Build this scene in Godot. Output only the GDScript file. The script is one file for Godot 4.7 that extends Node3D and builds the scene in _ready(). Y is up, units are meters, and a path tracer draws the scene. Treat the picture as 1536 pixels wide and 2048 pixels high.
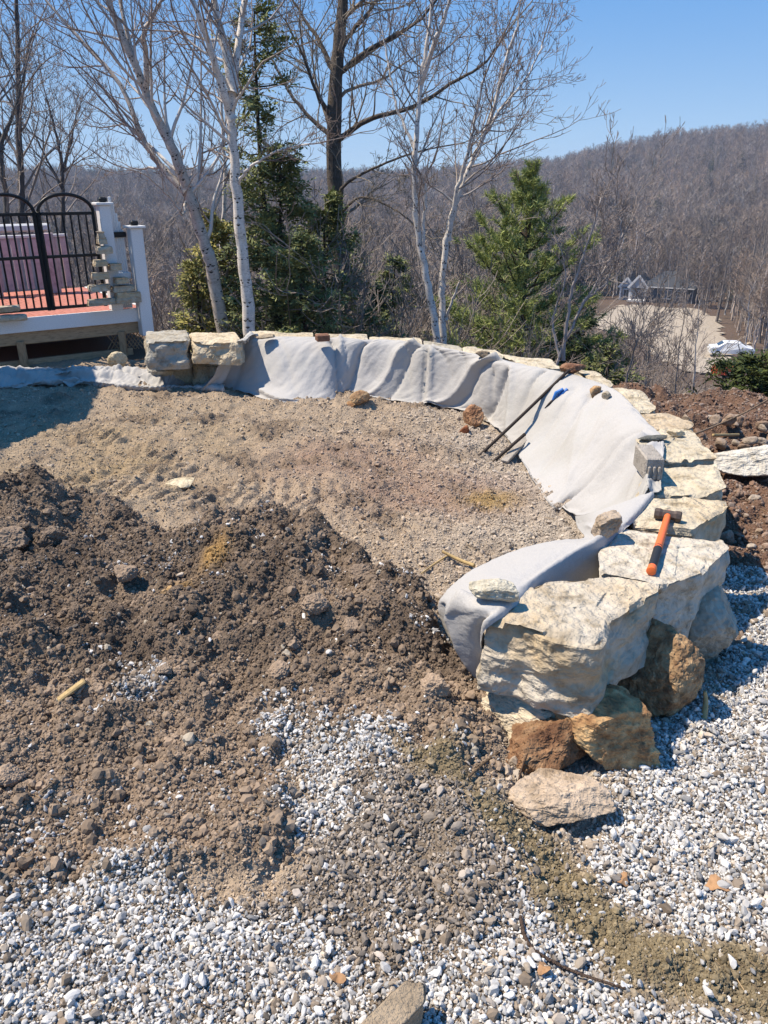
extends Node3D
# Hillside yard with a curved armour-stone retaining wall. Units metres, y up, camera stands at the origin looking along -z.

const EYE := Vector3(0, 1.6, 0)
const PITCH := 22.9
const FOCAL := 1547.0
var rng := RandomNumberGenerator.new()
var na := FastNoiseLite.new()   # fbm
var nb := FastNoiseLite.new()   # plain simplex
var nr := FastNoiseLite.new()   # ridged
var nc := FastNoiseLite.new()   # broken plates
var used := {}
var mats := {}
var soil_poly: PackedVector2Array
var gravel_poly: PackedVector2Array
var olive_poly: PackedVector2Array
var heap_poly: PackedVector2Array
var clear_poly: PackedVector2Array

# ---------------------------------------------------------------- mesh builder
class MB:
	var v := PackedVector3Array()
	var i := PackedInt32Array()
	var c := PackedColorArray()
	var uv := PackedVector2Array()
	func vert(p: Vector3, col := Color.WHITE, t := Vector2.ZERO) -> int:
		v.append(p); c.append(col); uv.append(t)
		return v.size() - 1
	func tri(a: int, b: int, d: int) -> void:
		i.append(a); i.append(b); i.append(d)
	func quad(a: int, b: int, d: int, e: int) -> void:
		i.append(a); i.append(b); i.append(d); i.append(a); i.append(d); i.append(e)
	func mesh(origin := Vector3.ZERO, smooth := true) -> ArrayMesh:
		var arr := []
		arr.resize(Mesh.ARRAY_MAX)
		if origin != Vector3.ZERO:
			for k in v.size():
				v[k] -= origin
		arr[Mesh.ARRAY_VERTEX] = v
		arr[Mesh.ARRAY_INDEX] = i
		arr[Mesh.ARRAY_COLOR] = c
		arr[Mesh.ARRAY_TEX_UV] = uv
		if smooth:
			var n := PackedVector3Array()
			n.resize(v.size())
			for k in range(0, i.size(), 3):
				var a := i[k]; var b := i[k + 1]; var d := i[k + 2]
				var f := (v[d] - v[a]).cross(v[b] - v[a])
				n[a] += f; n[b] += f; n[d] += f
			for k in n.size():
				n[k] = n[k].normalized() if n[k].length_squared() > 1e-18 else Vector3.UP
			arr[Mesh.ARRAY_NORMAL] = n
		var m := ArrayMesh.new()
		m.add_surface_from_arrays(Mesh.PRIMITIVE_TRIANGLES, arr)
		return m

# ---------------------------------------------------------------- survey helpers: photograph -> point in the place
func ray(u: float, w: float) -> Vector3:
	var a := (u - 768.0) / FOCAL
	var b := (1024.0 - w) / FOCAL
	var p := deg_to_rad(PITCH)
	return Vector3(a, b * cos(p) - sin(p), -(cos(p) + b * sin(p)))
func on_y(u: float, w: float, y: float) -> Vector3:
	var d := ray(u, w)
	return EYE + d * ((y - EYE.y) / d.y)
func at_z(u: float, w: float, far: float) -> Vector3:
	var d := ray(u, w)
	return EYE + d * (-far / d.z)
func flat(pts: Array, y: float) -> PackedVector2Array:
	var r := PackedVector2Array()
	for p in pts:
		var q := on_y(p[0], p[1], y)
		r.append(Vector2(q.x, q.z))
	return r

# ---------------------------------------------------------------- scene nodes
func numbered(called: String) -> String:
	var k: int = used.get(called, 0)
	used[called] = k + 1
	return called if k == 0 else "%s_%03d" % [called, k]
func tag(o: Node, label: String, category: String, group := "", kind := "") -> void:
	if label: o.set_meta("label", label)
	if category: o.set_meta("category", category)
	if group: o.set_meta("group", group)
	if kind: o.set_meta("kind", kind)
func thing(called: String, label: String, category: String, at := Vector3.ZERO, group := "") -> Node3D:
	var o := Node3D.new()
	o.name = numbered(called)
	add_child(o)
	o.position = at
	tag(o, label, category, group)
	return o
func part(mesh: Mesh, called: String, mat: Material, parent: Node) -> MeshInstance3D:
	var o := MeshInstance3D.new()
	o.name = called
	o.mesh = mesh
	o.material_override = mat
	parent.add_child(o, true)
	return o
func solo(mesh: Mesh, called: String, mat: Material, at := Vector3.ZERO) -> MeshInstance3D:
	var o := MeshInstance3D.new()
	o.name = numbered(called)
	o.mesh = mesh
	o.material_override = mat
	add_child(o)
	o.position = at
	return o
func copy(src: Node3D, label: String, at: Vector3, turn: float, size := Vector3.ONE) -> Node3D:
	var o: Node3D = src.duplicate()
	o.name = numbered(String(src.name))
	add_child(o)
	o.position = at
	o.rotation = Vector3(0, turn, 0)
	o.scale = size
	if label: o.set_meta("label", label)
	return o

# ---------------------------------------------------------------- materials
func noise_tex(freq: float, oct: int, ramp: Array, seed_: int, type := FastNoiseLite.TYPE_SIMPLEX_SMOOTH, size := 512, as_normal := 0.0) -> NoiseTexture2D:
	var n := FastNoiseLite.new()
	n.seed = seed_
	n.noise_type = type
	n.frequency = freq
	n.fractal_octaves = oct
	n.fractal_gain = 0.6
	var t := NoiseTexture2D.new()
	t.width = size
	t.height = size
	t.seamless = true
	t.noise = n
	if as_normal > 0.0:
		t.as_normal_map = true
		t.bump_strength = as_normal
	elif ramp.size():
		var g := Gradient.new()
		g.offsets = PackedFloat32Array(ramp.map(func(e): return e[0]))
		g.colors = PackedColorArray(ramp.map(func(e): return e[1]))
		t.color_ramp = g
	return t
func lin(r: float, g: float, b: float) -> Color:
	return Color(r, g, b).linear_to_srgb()
func mat(called: String, col: Color, rough: float, tex: Texture2D = null, normal: Texture2D = null, scale := 1.0, nscale := 1.0, vcol := false, tri := true) -> StandardMaterial3D:
	var m := StandardMaterial3D.new()
	m.resource_name = called
	m.albedo_color = col
	m.roughness = rough
	m.metallic_specular = 0.35
	m.vertex_color_use_as_albedo = vcol
	if tex: m.albedo_texture = tex
	if normal:
		m.normal_enabled = true
		m.normal_texture = normal
		m.normal_scale = nscale
	if (tex or normal) and tri:
		m.uv1_triplanar = true
		m.uv1_world_triplanar = false
		m.uv1_scale = Vector3.ONE * scale
	elif tex or normal:
		m.uv1_scale = Vector3.ONE * scale
	mats[called] = m
	return m
func grey(x: float) -> Color:
	return Color(x, x, x)

func birch_bark() -> ImageTexture:
	var w := 256; var h := 1024
	var im := Image.create(w, h, false, Image.FORMAT_RGB8)
	var n := FastNoiseLite.new(); n.seed = 5; n.frequency = 0.02
	for y in h:
		for x in w:
			var ang := TAU * x / w
			var k := 0.86 + 0.1 * n.get_noise_3d(cos(ang) * 30, y * 0.5, sin(ang) * 30) + 0.05 * n.get_noise_3d(cos(ang) * 20, y * 3.0, sin(ang) * 20)
			var wrm := 0.03 * n.get_noise_3d(cos(ang) * 12, y * 0.2, sin(ang) * 12 + 80)
			im.set_pixel(x, y, Color(k, k - 0.015 - wrm, k - 0.04 - wrm * 2.0))
	var r := RandomNumberGenerator.new(); r.seed = 11
	for k in 260:
		var x0 := r.randi() % w; var y0 := r.randi() % h
		var l := 6 + r.randi() % 40
		var t := 1 + r.randi() % 3
		var d := r.randf_range(0.16, 0.55)
		for x in l:
			for y in t:
				im.set_pixel((x0 + x) % w, (y0 + y) % h, Color(d, d * 0.92, d * 0.85))
	for k in 16:                                   # black branch scars, wide chevrons
		var x0 := r.randi() % w; var y0 := r.randi() % h
		var l := r.randi_range(26, 70)
		for x in l:
			var tt := absf(x - l * 0.5) / (l * 0.5)
			var th := int((1.0 - tt) * r.randf_range(9, 26)) + 2
			for y in th:
				var d := r.randf_range(0.07, 0.2)
				im.set_pixel((x0 + x) % w, (y0 + y + int(tt * 14)) % h, Color(d, d * 0.9, d * 0.82))
	return ImageTexture.create_from_image(im)

func make_materials() -> void:
	var soft := [[0.0, grey(0.74)], [0.45, grey(0.92)], [1.0, grey(1.0)]]
	var gritty := [[0.0, grey(0.6)], [0.35, grey(0.85)], [0.6, grey(0.95)], [1.0, grey(1.0)]]
	var t_grit := noise_tex(0.05, 5, gritty, 1)
	var t_gritn := noise_tex(0.06, 5, [], 2, FastNoiseLite.TYPE_SIMPLEX_SMOOTH, 512, 14.0)
	var t_soft := noise_tex(0.012, 5, soft, 3)
	var t_stone := noise_tex(0.014, 6, [[0.0, Color(0.62, 0.58, 0.52)], [0.22, Color(0.8, 0.77, 0.71)], [0.4, Color(0.94, 0.92, 0.88)], [0.75, Color(0.98, 0.97, 0.94)], [1.0, Color(1, 1, 1)]], 4)
	var t_stonen := noise_tex(0.03, 6, [], 5, FastNoiseLite.TYPE_SIMPLEX_SMOOTH, 512, 10.0)
	var t_rust := noise_tex(0.013, 6, [[0.0, Color(0.45, 0.36, 0.32)], [0.35, Color(0.68, 0.57, 0.48)], [0.55, Color(0.88, 0.78, 0.66)], [0.75, Color(0.97, 0.91, 0.8)], [1.0, Color(1, 0.97, 0.9)]], 6)
	var t_cloth := noise_tex(0.16, 3, [[0.0, grey(0.86)], [0.5, grey(0.95)], [1.0, grey(1.0)]], 7)
	var t_clothn := noise_tex(0.02, 4, [], 8, FastNoiseLite.TYPE_SIMPLEX_SMOOTH, 512, 6.0)
	var t_wood := noise_tex(0.02, 4, [[0.0, grey(0.72)], [0.5, grey(0.92)], [1.0, grey(1.0)]], 9)
	var t_bark := noise_tex(0.03, 5, [[0.0, grey(0.45)], [0.4, grey(0.8)], [1.0, grey(1.0)]], 10, FastNoiseLite.TYPE_CELLULAR)
	mat("soil", Color.WHITE, 0.97, t_grit, t_gritn, 2.2, 0.9, true).uv1_world_triplanar = true
	mat("clod", Color.WHITE, 0.97, null, null, 1, 1, true)
	mat("gravel", Color.WHITE, 0.85, null, null, 1, 1, true)
	mat("lime", Color.WHITE, 0.88, t_stone, t_stonen, 1.3, 1.0, true)
	mat("rusty", Color.WHITE, 0.85, t_rust, t_stonen, 2.0, 1.1, true)
	mat("cloth", Color.WHITE, 0.92, t_cloth, t_clothn, 1.6, 0.5, true)
	mat("birch", lin(0.86, 0.82, 0.78), 0.8, birch_bark(), null, 1, 1, true, false)
	mat("bark", Color.WHITE, 0.93, t_bark, t_gritn, 3.0, 1.2, true).uv1_scale = Vector3(5, 0.8, 5)
	mat("twig", Color.WHITE, 0.85, null, null, 1, 1, true)
	var leaf := mat("needle", Color.WHITE, 0.75, null, null, 1, 1, true)
	leaf.backlight_enabled = true
	leaf.backlight = Color(0.3, 0.32, 0.2)
	mat("white_paint", lin(0.78, 0.78, 0.77), 0.55, t_cloth, null, 1.1)
	mat("pink_paint", lin(0.6, 0.47, 0.49), 0.6, t_soft, null, 1.3)
	mat("deck_red", lin(0.5, 0.2, 0.15), 0.65, t_wood, null, 1.7)
	mat("lumber", lin(0.42, 0.3, 0.18), 0.8, t_wood, null, 1.5).uv1_scale = Vector3(1.0, 5, 1.0)
	mat("black_iron", lin(0.012, 0.013, 0.014), 0.4)
	mat("rust_iron", lin(0.045, 0.035, 0.03), 0.6, t_grit, null, 4.0).metallic = 0.5
	mat("hammer_steel", lin(0.13, 0.1, 0.085), 0.55, t_soft, null, 12.0).metallic = 0.55
	mat("orange_plastic", lin(0.72, 0.15, 0.04), 0.4)
	mat("grip_rubber", lin(0.022, 0.024, 0.028), 0.6)
	mat("blue_plastic", lin(0.03, 0.14, 0.42), 0.4)
	mat("concrete", lin(0.42, 0.38, 0.33), 0.93, t_soft, t_gritn, 3.0, 0.7)
	mat("brick", lin(0.27, 0.14, 0.09), 0.9, t_soft, t_gritn, 5.0, 0.7)
	mat("straw", lin(0.5, 0.36, 0.17), 0.85, t_wood, null, 6.0)
	mat("dry_leaf", lin(0.42, 0.24, 0.12), 0.7, t_soft, null, 8.0)
	mat("drive", lin(0.41, 0.35, 0.275), 0.95, t_grit, null, 0.08).uv1_world_triplanar = true
	mat("shingle", lin(0.06, 0.065, 0.075), 0.85, t_grit, null, 0.6)
	mat("dark_wall", lin(0.10, 0.11, 0.13), 0.7, t_soft, null, 0.5)
	mat("pale_wall", lin(0.45, 0.47, 0.5), 0.7, t_soft, null, 0.5)
	mat("trim", lin(0.6, 0.6, 0.6), 0.5)
	var pane := mat("pane", lin(0.03, 0.04, 0.05), 0.08)
	pane.metallic_specular = 0.6
	mat("car_paint", lin(0.75, 0.77, 0.78), 0.25).clearcoat_enabled = true
	mat("tyre", lin(0.02, 0.02, 0.02), 0.85)
	mat("machine_orange", lin(0.6, 0.1, 0.03), 0.45, t_soft, null, 1.0)

# ---------------------------------------------------------------- shapes
func box(mb: MB, size: Vector3, xf := Transform3D(), bevel := 0.0, col := Color.WHITE) -> void:
	var h := size * 0.5
	var b := minf(bevel, minf(h.x, minf(h.y, h.z)) * 0.9)
	var start := mb.v.size()
	if b <= 0.0:
		for k in 8:
			mb.vert(xf * Vector3(h.x if k & 1 else -h.x, h.y if k & 2 else -h.y, h.z if k & 4 else -h.z), col)
		for q in [[0, 2, 3, 1], [4, 5, 7, 6], [0, 1, 5, 4], [2, 6, 7, 3], [0, 4, 6, 2], [1, 3, 7, 5]]:
			mb.quad(start + q[0], start + q[3], start + q[2], start + q[1])
		return
	# chamfered box: three vertices at each corner, convex faces oriented by their centre
	var id := {}
	for k in 8:
		var s := Vector3(1 if k & 1 else -1, 1 if k & 2 else -1, 1 if k & 4 else -1)
		for ax in 3:
			var q := Vector3(h.x - b, h.y - b, h.z - b)
			q[ax] = h[ax]
			id[k * 3 + ax] = mb.vert(xf * (q * s), col)
	var faces := []
	for ax in 3:
		var o1 := (ax + 1) % 3; var o2 := (ax + 2) % 3
		for sg in [0, 1]:
			var f := []
			for c in [[0, 0], [1, 0], [1, 1], [0, 1]]:
				f.append(id[((sg << ax) | (c[0] << o1) | (c[1] << o2)) * 3 + ax])
			faces.append(f)
			for sg2 in [0, 1]:                      # edge between axis ax and o1
				var e := []
				var k0: int = (sg << ax) | (sg2 << o1)
				var k1: int = k0 | (1 << o2)
				faces.append([id[k0 * 3 + ax], id[k1 * 3 + ax], id[k1 * 3 + o1], id[k0 * 3 + o1]])
	for k in 8:
		faces.append([id[k * 3], id[k * 3 + 1], id[k * 3 + 2]])
	var mid := xf.origin
	for f in faces:
		var a: Vector3 = mb.v[f[0]]; var p: Vector3 = mb.v[f[1]]; var q: Vector3 = mb.v[f[2]]
		var outw := (q - a).cross(p - a).dot((a + p + q) / 3.0 - mid) > 0.0
		if f.size() == 4:
			if outw: mb.quad(f[0], f[1], f[2], f[3])
			else: mb.quad(f[3], f[2], f[1], f[0])
		elif outw: mb.tri(f[0], f[1], f[2])
		else: mb.tri(f[2], f[1], f[0])
func box_mesh(size: Vector3, bevel := 0.004) -> ArrayMesh:
	var mb := MB.new()
	box(mb, size, Transform3D(), bevel)
	return mb.mesh(Vector3.ZERO, false)
func beam(a: Vector3, b: Vector3, w: float, h: float, bevel := 0.004, up := Vector3.UP) -> Array:
	# [mesh, transform] of a bar between two points
	var d := b - a
	var z := d.normalized()
	var x := up.cross(z).normalized() if absf(up.dot(z)) < 0.99 else Vector3.RIGHT.cross(z).normalized()
	return [box_mesh(Vector3(w, h, d.length()), bevel), Transform3D(Basis(x, z.cross(x), z), (a + b) * 0.5)]
func put_beam(a: Vector3, b: Vector3, w: float, h: float, called: String, m: Material, parent: Node3D, bevel := 0.004) -> MeshInstance3D:
	var r := beam(a, b, w, h, bevel)
	var o := part(r[0], called, m, parent)
	o.transform = Transform3D(r[1].basis, r[1].origin - parent.position)
	return o

func catmull(p: Array, t: float) -> Vector3:
	var n := p.size() - 1
	var f := clampf(t, 0.0, 1.0) * n
	var k := mini(int(f), n - 1)
	var a: Vector3 = p[maxi(k - 1, 0)]; var b: Vector3 = p[k]; var c: Vector3 = p[k + 1]; var d: Vector3 = p[mini(k + 2, n)]
	return b.cubic_interpolate(c, a, d, f - k)

func tube(mb: MB, pts: Array, rad: Array, sides: int, cols: Array, cap := false, vlen := 1.0) -> void:
	var n := pts.size()
	var first := mb.v.size()
	var d0: Vector3 = (pts[1] - pts[0]).normalized()
	var x := d0.cross(Vector3.UP if absf(d0.y) < 0.9 else Vector3.RIGHT).normalized()
	var run := 0.0
	for k in n:
		var a: Vector3 = pts[maxi(k - 1, 0)]; var b: Vector3 = pts[mini(k + 1, n - 1)]
		var d := (b - a).normalized()
		x = (x - d * x.dot(d)).normalized()
		var y := d.cross(x)
		var p: Vector3 = pts[k]
		if k: run += p.distance_to(pts[k - 1])
		var r: float = rad[k]
		for s in sides:
			var ang := TAU * s / sides
			mb.vert(p + (x * cos(ang) + y * sin(ang)) * r, cols[k], Vector2(float(s) / sides * 2.0 if s * 2 <= sides else 2.0 - float(s) / sides * 2.0, run / vlen))
	for k in n - 1:
		for s in sides:
			var s2 := (s + 1) % sides
			var a := first + k * sides
			mb.quad(a + s, a + sides + s, a + sides + s2, a + s2)
	if cap:
		var e := mb.vert(pts[n - 1], cols[n - 1])
		var b0 := mb.vert(pts[0], cols[0])
		for s in sides:
			var s2 := (s + 1) % sides
			mb.tri(first + (n - 1) * sides + s, e, first + (n - 1) * sides + s2)
			mb.tri(first + s2, b0, first + s)

var ico_cache := {}
func ico(level: int) -> Array:
	if ico_cache.has(level): return ico_cache[level]
	var v := []; var f := []
	if level == 0:
		var t := (1.0 + sqrt(5.0)) / 2.0
		for q in [[-1, t, 0], [1, t, 0], [-1, -t, 0], [1, -t, 0], [0, -1, t], [0, 1, t], [0, -1, -t], [0, 1, -t], [t, 0, -1], [t, 0, 1], [-t, 0, -1], [-t, 0, 1]]:
			v.append(Vector3(q[0], q[1], q[2]).normalized())
		f = [[0, 11, 5], [0, 5, 1], [0, 1, 7], [0, 7, 10], [0, 10, 11], [1, 5, 9], [5, 11, 4], [11, 10, 2], [10, 7, 6], [7, 1, 8], [3, 9, 4], [3, 4, 2], [3, 2, 6], [3, 6, 8], [3, 8, 9], [4, 9, 5], [2, 4, 11], [6, 2, 10], [8, 6, 7], [9, 8, 1]]
		for k in f.size():
			f[k] = [f[k][0], f[k][2], f[k][1]]
	else:
		var prev := ico(level - 1)
		v = prev[0].duplicate()
		var mid := {}
		for q in prev[1]:
			var m := []
			for e in 3:
				var a: int = q[e]; var b: int = q[(e + 1) % 3]
				var key := mini(a, b) * 100000 + maxi(a, b)
				if not mid.has(key):
					mid[key] = v.size()
					v.append(((v[a] + v[b]) * 0.5).normalized())
				m.append(mid[key])
			f.append([q[0], m[0], m[2]]); f.append([q[1], m[1], m[0]]); f.append([q[2], m[2], m[1]]); f.append([m[0], m[1], m[2]])
	ico_cache[level] = [v, f]
	return ico_cache[level]

# an angular stone: a ball cut by random planes, then roughened
func boulder(level: int, radii: Vector3, seed_: int, cuts := 9, rough := 0.06, col := Color.WHITE, extra := []) -> MB:
	var r := RandomNumberGenerator.new(); r.seed = seed_
	var pl := extra.duplicate()
	for k in cuts:
		var n := Vector3(r.randfn(), r.randfn(), r.randfn()).normalized()
		pl.append([n, r.randf_range(0.55, 0.84)])
	var mb := MB.new()
	var ic := ico(level)
	var o := Vector3(seed_ * 3.7, seed_ * 1.3, 0)
	for d in ic[0]:
		var rad := 1.05
		for q in pl:
			var t: float = d.dot(q[0])
			if t > 0.05: rad = minf(rad, q[1] / t)
		var p: Vector3 = d * rad
		if rough > 0.0:
			p += d * (na.get_noise_3dv(p * 45.0 + o) * rough * 0.8 + plates(p * 28.0 + o, 3.0) * rough * 0.6 + nb.get_noise_3dv(p * 160.0 + o) * rough * 0.18)
		var k := 1.0 + 0.35 * na.get_noise_3dv(p * 40.0 + o)
		mb.vert(p * radii, Color(col.r * k, col.g * k, col.b * k))
	for q in ic[1]:
		mb.tri(q[0], q[1], q[2])
	return mb

# broken plates: smooth noise cut into ledges
func plates(p: Vector3, steps: float) -> float:
	var v := nb.get_noise_3dv(p * 0.8) * steps + 8.0
	return (floorf(v) - 8.0 + smoothstep(0.2, 0.8, v - floorf(v))) / steps
# a split block: closed outline on top, another below, rough sides, chipped rim, weathered top
func block(top: Array, drop: float, spread: float, seed_: int, o := {}) -> MB:
	var step: float = o.get("step", 0.022)
	var rough: float = o.get("rough", 0.02)
	var relief: float = o.get("relief", 0.012)
	var tint: Color = o.get("tint", Color(0.62, 0.58, 0.5))
	var stain: Color = o.get("stain", Color(0.5, 0.4, 0.27))
	var cen := Vector3.ZERO
	for p in top: cen += p
	cen /= top.size()
	var area := 0.0
	for k in top.size():
		var a: Vector3 = top[k]; var b: Vector3 = top[(k + 1) % top.size()]
		area += a.x * b.z - b.x * a.z
	var ring := []
	for k in top.size():
		var a: Vector3 = top[k]; var b: Vector3 = top[(k + 1) % top.size()]
		var m := maxi(2, int(a.distance_to(b) / step))
		for j in m: ring.append(a.lerp(b, float(j) / m))
	if area < 0: ring.reverse()
	for pass_ in int(o.get("round", 2)):
		var sm := []
		for k in ring.size():
			sm.append(ring[k] * 0.5 + ring[k - 1] * 0.25 + ring[(k + 1) % ring.size()] * 0.25)
		ring = sm
	var m := ring.size()
	var off := Vector3(seed_ * 5.1, seed_ * 2.3, seed_ * 0.7)
	var rows := maxi(4, int(drop / step))
	var rings := maxi(4, int(sqrt(absf(area)) * 0.5 / step))
	var mb := MB.new()
	var put := func(p: Vector3, shade: float) -> int:
		var k := 1.0 + 0.2 * na.get_noise_3dv(p * 30.0 + off) + 0.12 * nb.get_noise_3dv(p * 200.0 + off)
		var st := smoothstep(0.12, 0.5, na.get_noise_3dv(p * 14.0 + off * 2.0)) * shade
		var c := tint.lerp(stain, st)
		return mb.vert(p, Color(c.r * k, c.g * k, c.b * k))
	# cap, from the middle outwards
	var apex: int = put.call(cen + Vector3.UP * na.get_noise_3dv(cen * 12.0 + off) * relief, 0.5)
	for j in range(1, rings + 1):
		var t := float(j) / rings
		for k in m:
			var p: Vector3 = cen.lerp(ring[k], t)
			p.y += (na.get_noise_3dv(p * 16.0 + off) * 1.5 + nc.get_noise_3dv(p * 50.0 + off) * 0.35 + nb.get_noise_3dv(p * 260.0 + off) * 0.22) * relief
			if t > 0.86: p.y -= maxf(0.0, nc.get_noise_3dv(p * 90.0 + off) + 0.1) * rough * (t - 0.86) / 0.14 * 0.8
			put.call(p, 0.5)
	# sides
	for j in range(1, rows + 1):
		var t := float(j) / rows
		for k in m:
			var p: Vector3 = ring[k]
			var outw := Vector3.UP.cross(ring[(k + 1) % m] - ring[k - 1]).normalized()
			p.y -= drop * t
			var q := Vector3(p.x * 18.0, p.y * 42.0, p.z * 18.0)
			var dd := na.get_noise_3dv(q + off) * rough * 1.1 + plates(Vector3(p.x * 50.0, p.y * 95.0, p.z * 50.0) + off, 3.5) * rough * 0.7 + plates(p * 120.0 + off, 2.5) * rough * 0.16 + nb.get_noise_3dv(p * 180.0 + off) * rough * 0.2
			p += outw * (dd + spread * (t + 0.35 * sin(t * PI)) - 0.35 * rough * (1.0 if j == 1 else 0.0))
			put.call(p, 1.0)
	for k in m:
		mb.tri(apex, 1 + k, 1 + (k + 1) % m)
	for j in rings - 1 + rows:
		for k in m:
			var a := 1 + j * m + k; var b := 1 + j * m + (k + 1) % m
			mb.quad(a, a + m, b + m, b)
	return mb

# a cloth: stations of points, smoothly interpolated, with creases pressed into it, and a thickness
func cloth(st: Array, nu: int, nv: int, creases: Array, wrinkle: float, seed_: int, tint: Color) -> MB:
	var mb := MB.new()
	var pos := []
	var lines := []
	for s in st:
		var l := []
		for j in nv + 1: l.append(catmull(s, float(j) / nv))
		lines.append(l)
	for k in nu + 1:
		for j in nv + 1:
			var colm := []
			for l in lines: colm.append(l[j])
			pos.append(catmull(colm, float(k) / nu))
	var w := nv + 1
	var out := []
	var off := Vector3(seed_ * 9.0, 0, 0)
	for k in nu + 1:
		for j in w:
			var p: Vector3 = pos[k * w + j]
			var du: Vector3 = pos[mini(k + 1, nu) * w + j] - pos[maxi(k - 1, 0) * w + j]
			var dv: Vector3 = pos[k * w + mini(j + 1, nv)] - pos[k * w + maxi(j - 1, 0)]
			var n := du.cross(dv).normalized()
			var s := float(k) / nu; var t := float(j) / nv
			var h := wrinkle * (na.get_noise_3dv(p * 9.0 + off) + 0.5 * nr.get_noise_3dv(p * 14.0 + off)) + wrinkle * 0.12 * nb.get_noise_3dv(p * 90.0 + off) + wrinkle * 0.35 * nr.get_noise_2d(s * 420.0 + t * 60.0, t * 26.0 - s * 40.0)
			for c in creases:
				var a: Vector2 = c[0]; var b: Vector2 = c[1]
				var q := Vector2(s * c[4], t) - Vector2(a.x * c[4], a.y)
				var e := Vector2((b.x - a.x) * c[4], b.y - a.y)
				var el := e.length_squared()
				var pr := clampf(q.dot(e) / el, 0.0, 1.0)
				var wid: float = c[3] * (0.35 + 0.65 * pr)
				var dist := (q - e * pr).length() / wid
				if dist < 3.0:
					h += c[2] * exp(-absf(dist) * 1.3) * (1.0 - 0.35 * pr)
			out.append(p + n * h)
	for side in 2:
		for k in nu + 1:
			for j in w:
				var p: Vector3 = out[k * w + j]
				if side:
					var du: Vector3 = out[mini(k + 1, nu) * w + j] - out[maxi(k - 1, 0) * w + j]
					var dv: Vector3 = out[k * w + mini(j + 1, nv)] - out[k * w + maxi(j - 1, 0)]
					p -= du.cross(dv).normalized() * 0.003
				var dirt := smoothstep(0.05, 0.5, na.get_noise_3dv(p * 7.0 + off * 2.0))
				var kk := 1.0 - 0.10 * dirt
				mb.vert(p, Color(tint.r * kk, tint.g * (kk - 0.012 * dirt), tint.b * (kk - 0.04 * dirt)), Vector2(float(k) / nu, float(j) / nv))
	var m := (nu + 1) * w
	for k in nu:
		for j in nv:
			var a := k * w + j
			mb.quad(a, a + 1, a + w + 1, a + w)
			mb.quad(m + a + w, m + a + w + 1, m + a + 1, m + a)
	for k in nu:
		for j in [0, nv]:
			mb.quad(k * w + j, (k + 1) * w + j, m + (k + 1) * w + j, m + k * w + j)
	for j in nv:
		for k in [0, nu]:
			mb.quad(k * w + j, k * w + j + 1, m + k * w + j + 1, m + k * w + j)
	return mb
# ---------------------------------------------------------------- the lie of the land
func poly_sd(poly: PackedVector2Array, p: Vector2) -> float:
	var best := 1e9
	var inside := false
	var n := poly.size()
	var b := poly[n - 1]
	for k in n:
		var a := poly[k]
		var e := b - a
		var w := p - a
		var q := w - e * clampf(w.dot(e) / e.length_squared(), 0.0, 1.0)
		best = minf(best, q.length_squared())
		if (a.y > p.y) != (b.y > p.y) and p.x < (b.x - a.x) * (p.y - a.y) / (b.y - a.y) + a.x:
			inside = not inside
		b = a
	return sqrt(best) if inside else -sqrt(best)
func piece(x: float, xs: Array, ys: Array) -> float:
	if x <= xs[0]: return ys[0]
	for k in xs.size() - 1:
		if x < xs[k + 1]:
			return lerpf(ys[k], ys[k + 1], (x - xs[k]) / (xs[k + 1] - xs[k]))
	return ys[-1]
func land(x: float, z: float) -> float:
	# the broad shape: terrace, slope down to the valley, hills
	var edge := lerpf(-7.3, -6.5, smoothstep(0.4, 1.8, x)) - 3.0 * smoothstep(-2.0, -3.2, x)
	var d := maxf(0.0, edge - z)
	var h := -17.0 * (1.0 - exp(-d / 30.0))
	var r := Vector2(x, z).length()
	if r > 160.0:
		var az := rad_to_deg(atan2(x, -z))
		var ridge := piece(az, [-90, -30, 0.5, 4.4, 11, 15, 18.5, 24, 32, 90], [2, -2, -2, 1, 5, 13, 18, 23, 27, 18])
		h += (ridge + 17.0) * smoothstep(165.0, 560.0, r) - 14.0 * smoothstep(600.0, 1100.0, r)
		h += na.get_noise_2d(x * 0.12, z * 0.12) * 4.0 * smoothstep(170.0, 300.0, r)
	elif d > 0.3:
		h += na.get_noise_2d(x * 0.8, z * 0.8) * 0.5 * smoothstep(0.3, 12.0, d)
	return h
const CX := [-3.2, -2.2, -1.1, -0.75, -0.53, -0.28, -0.02, 0.12, 0.2, 0.34]
const CZ := [-3.5, -3.3, -3.16, -3.2, -3.32, -3.12, -2.7, -2.58, -2.25, -2.1]
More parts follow.
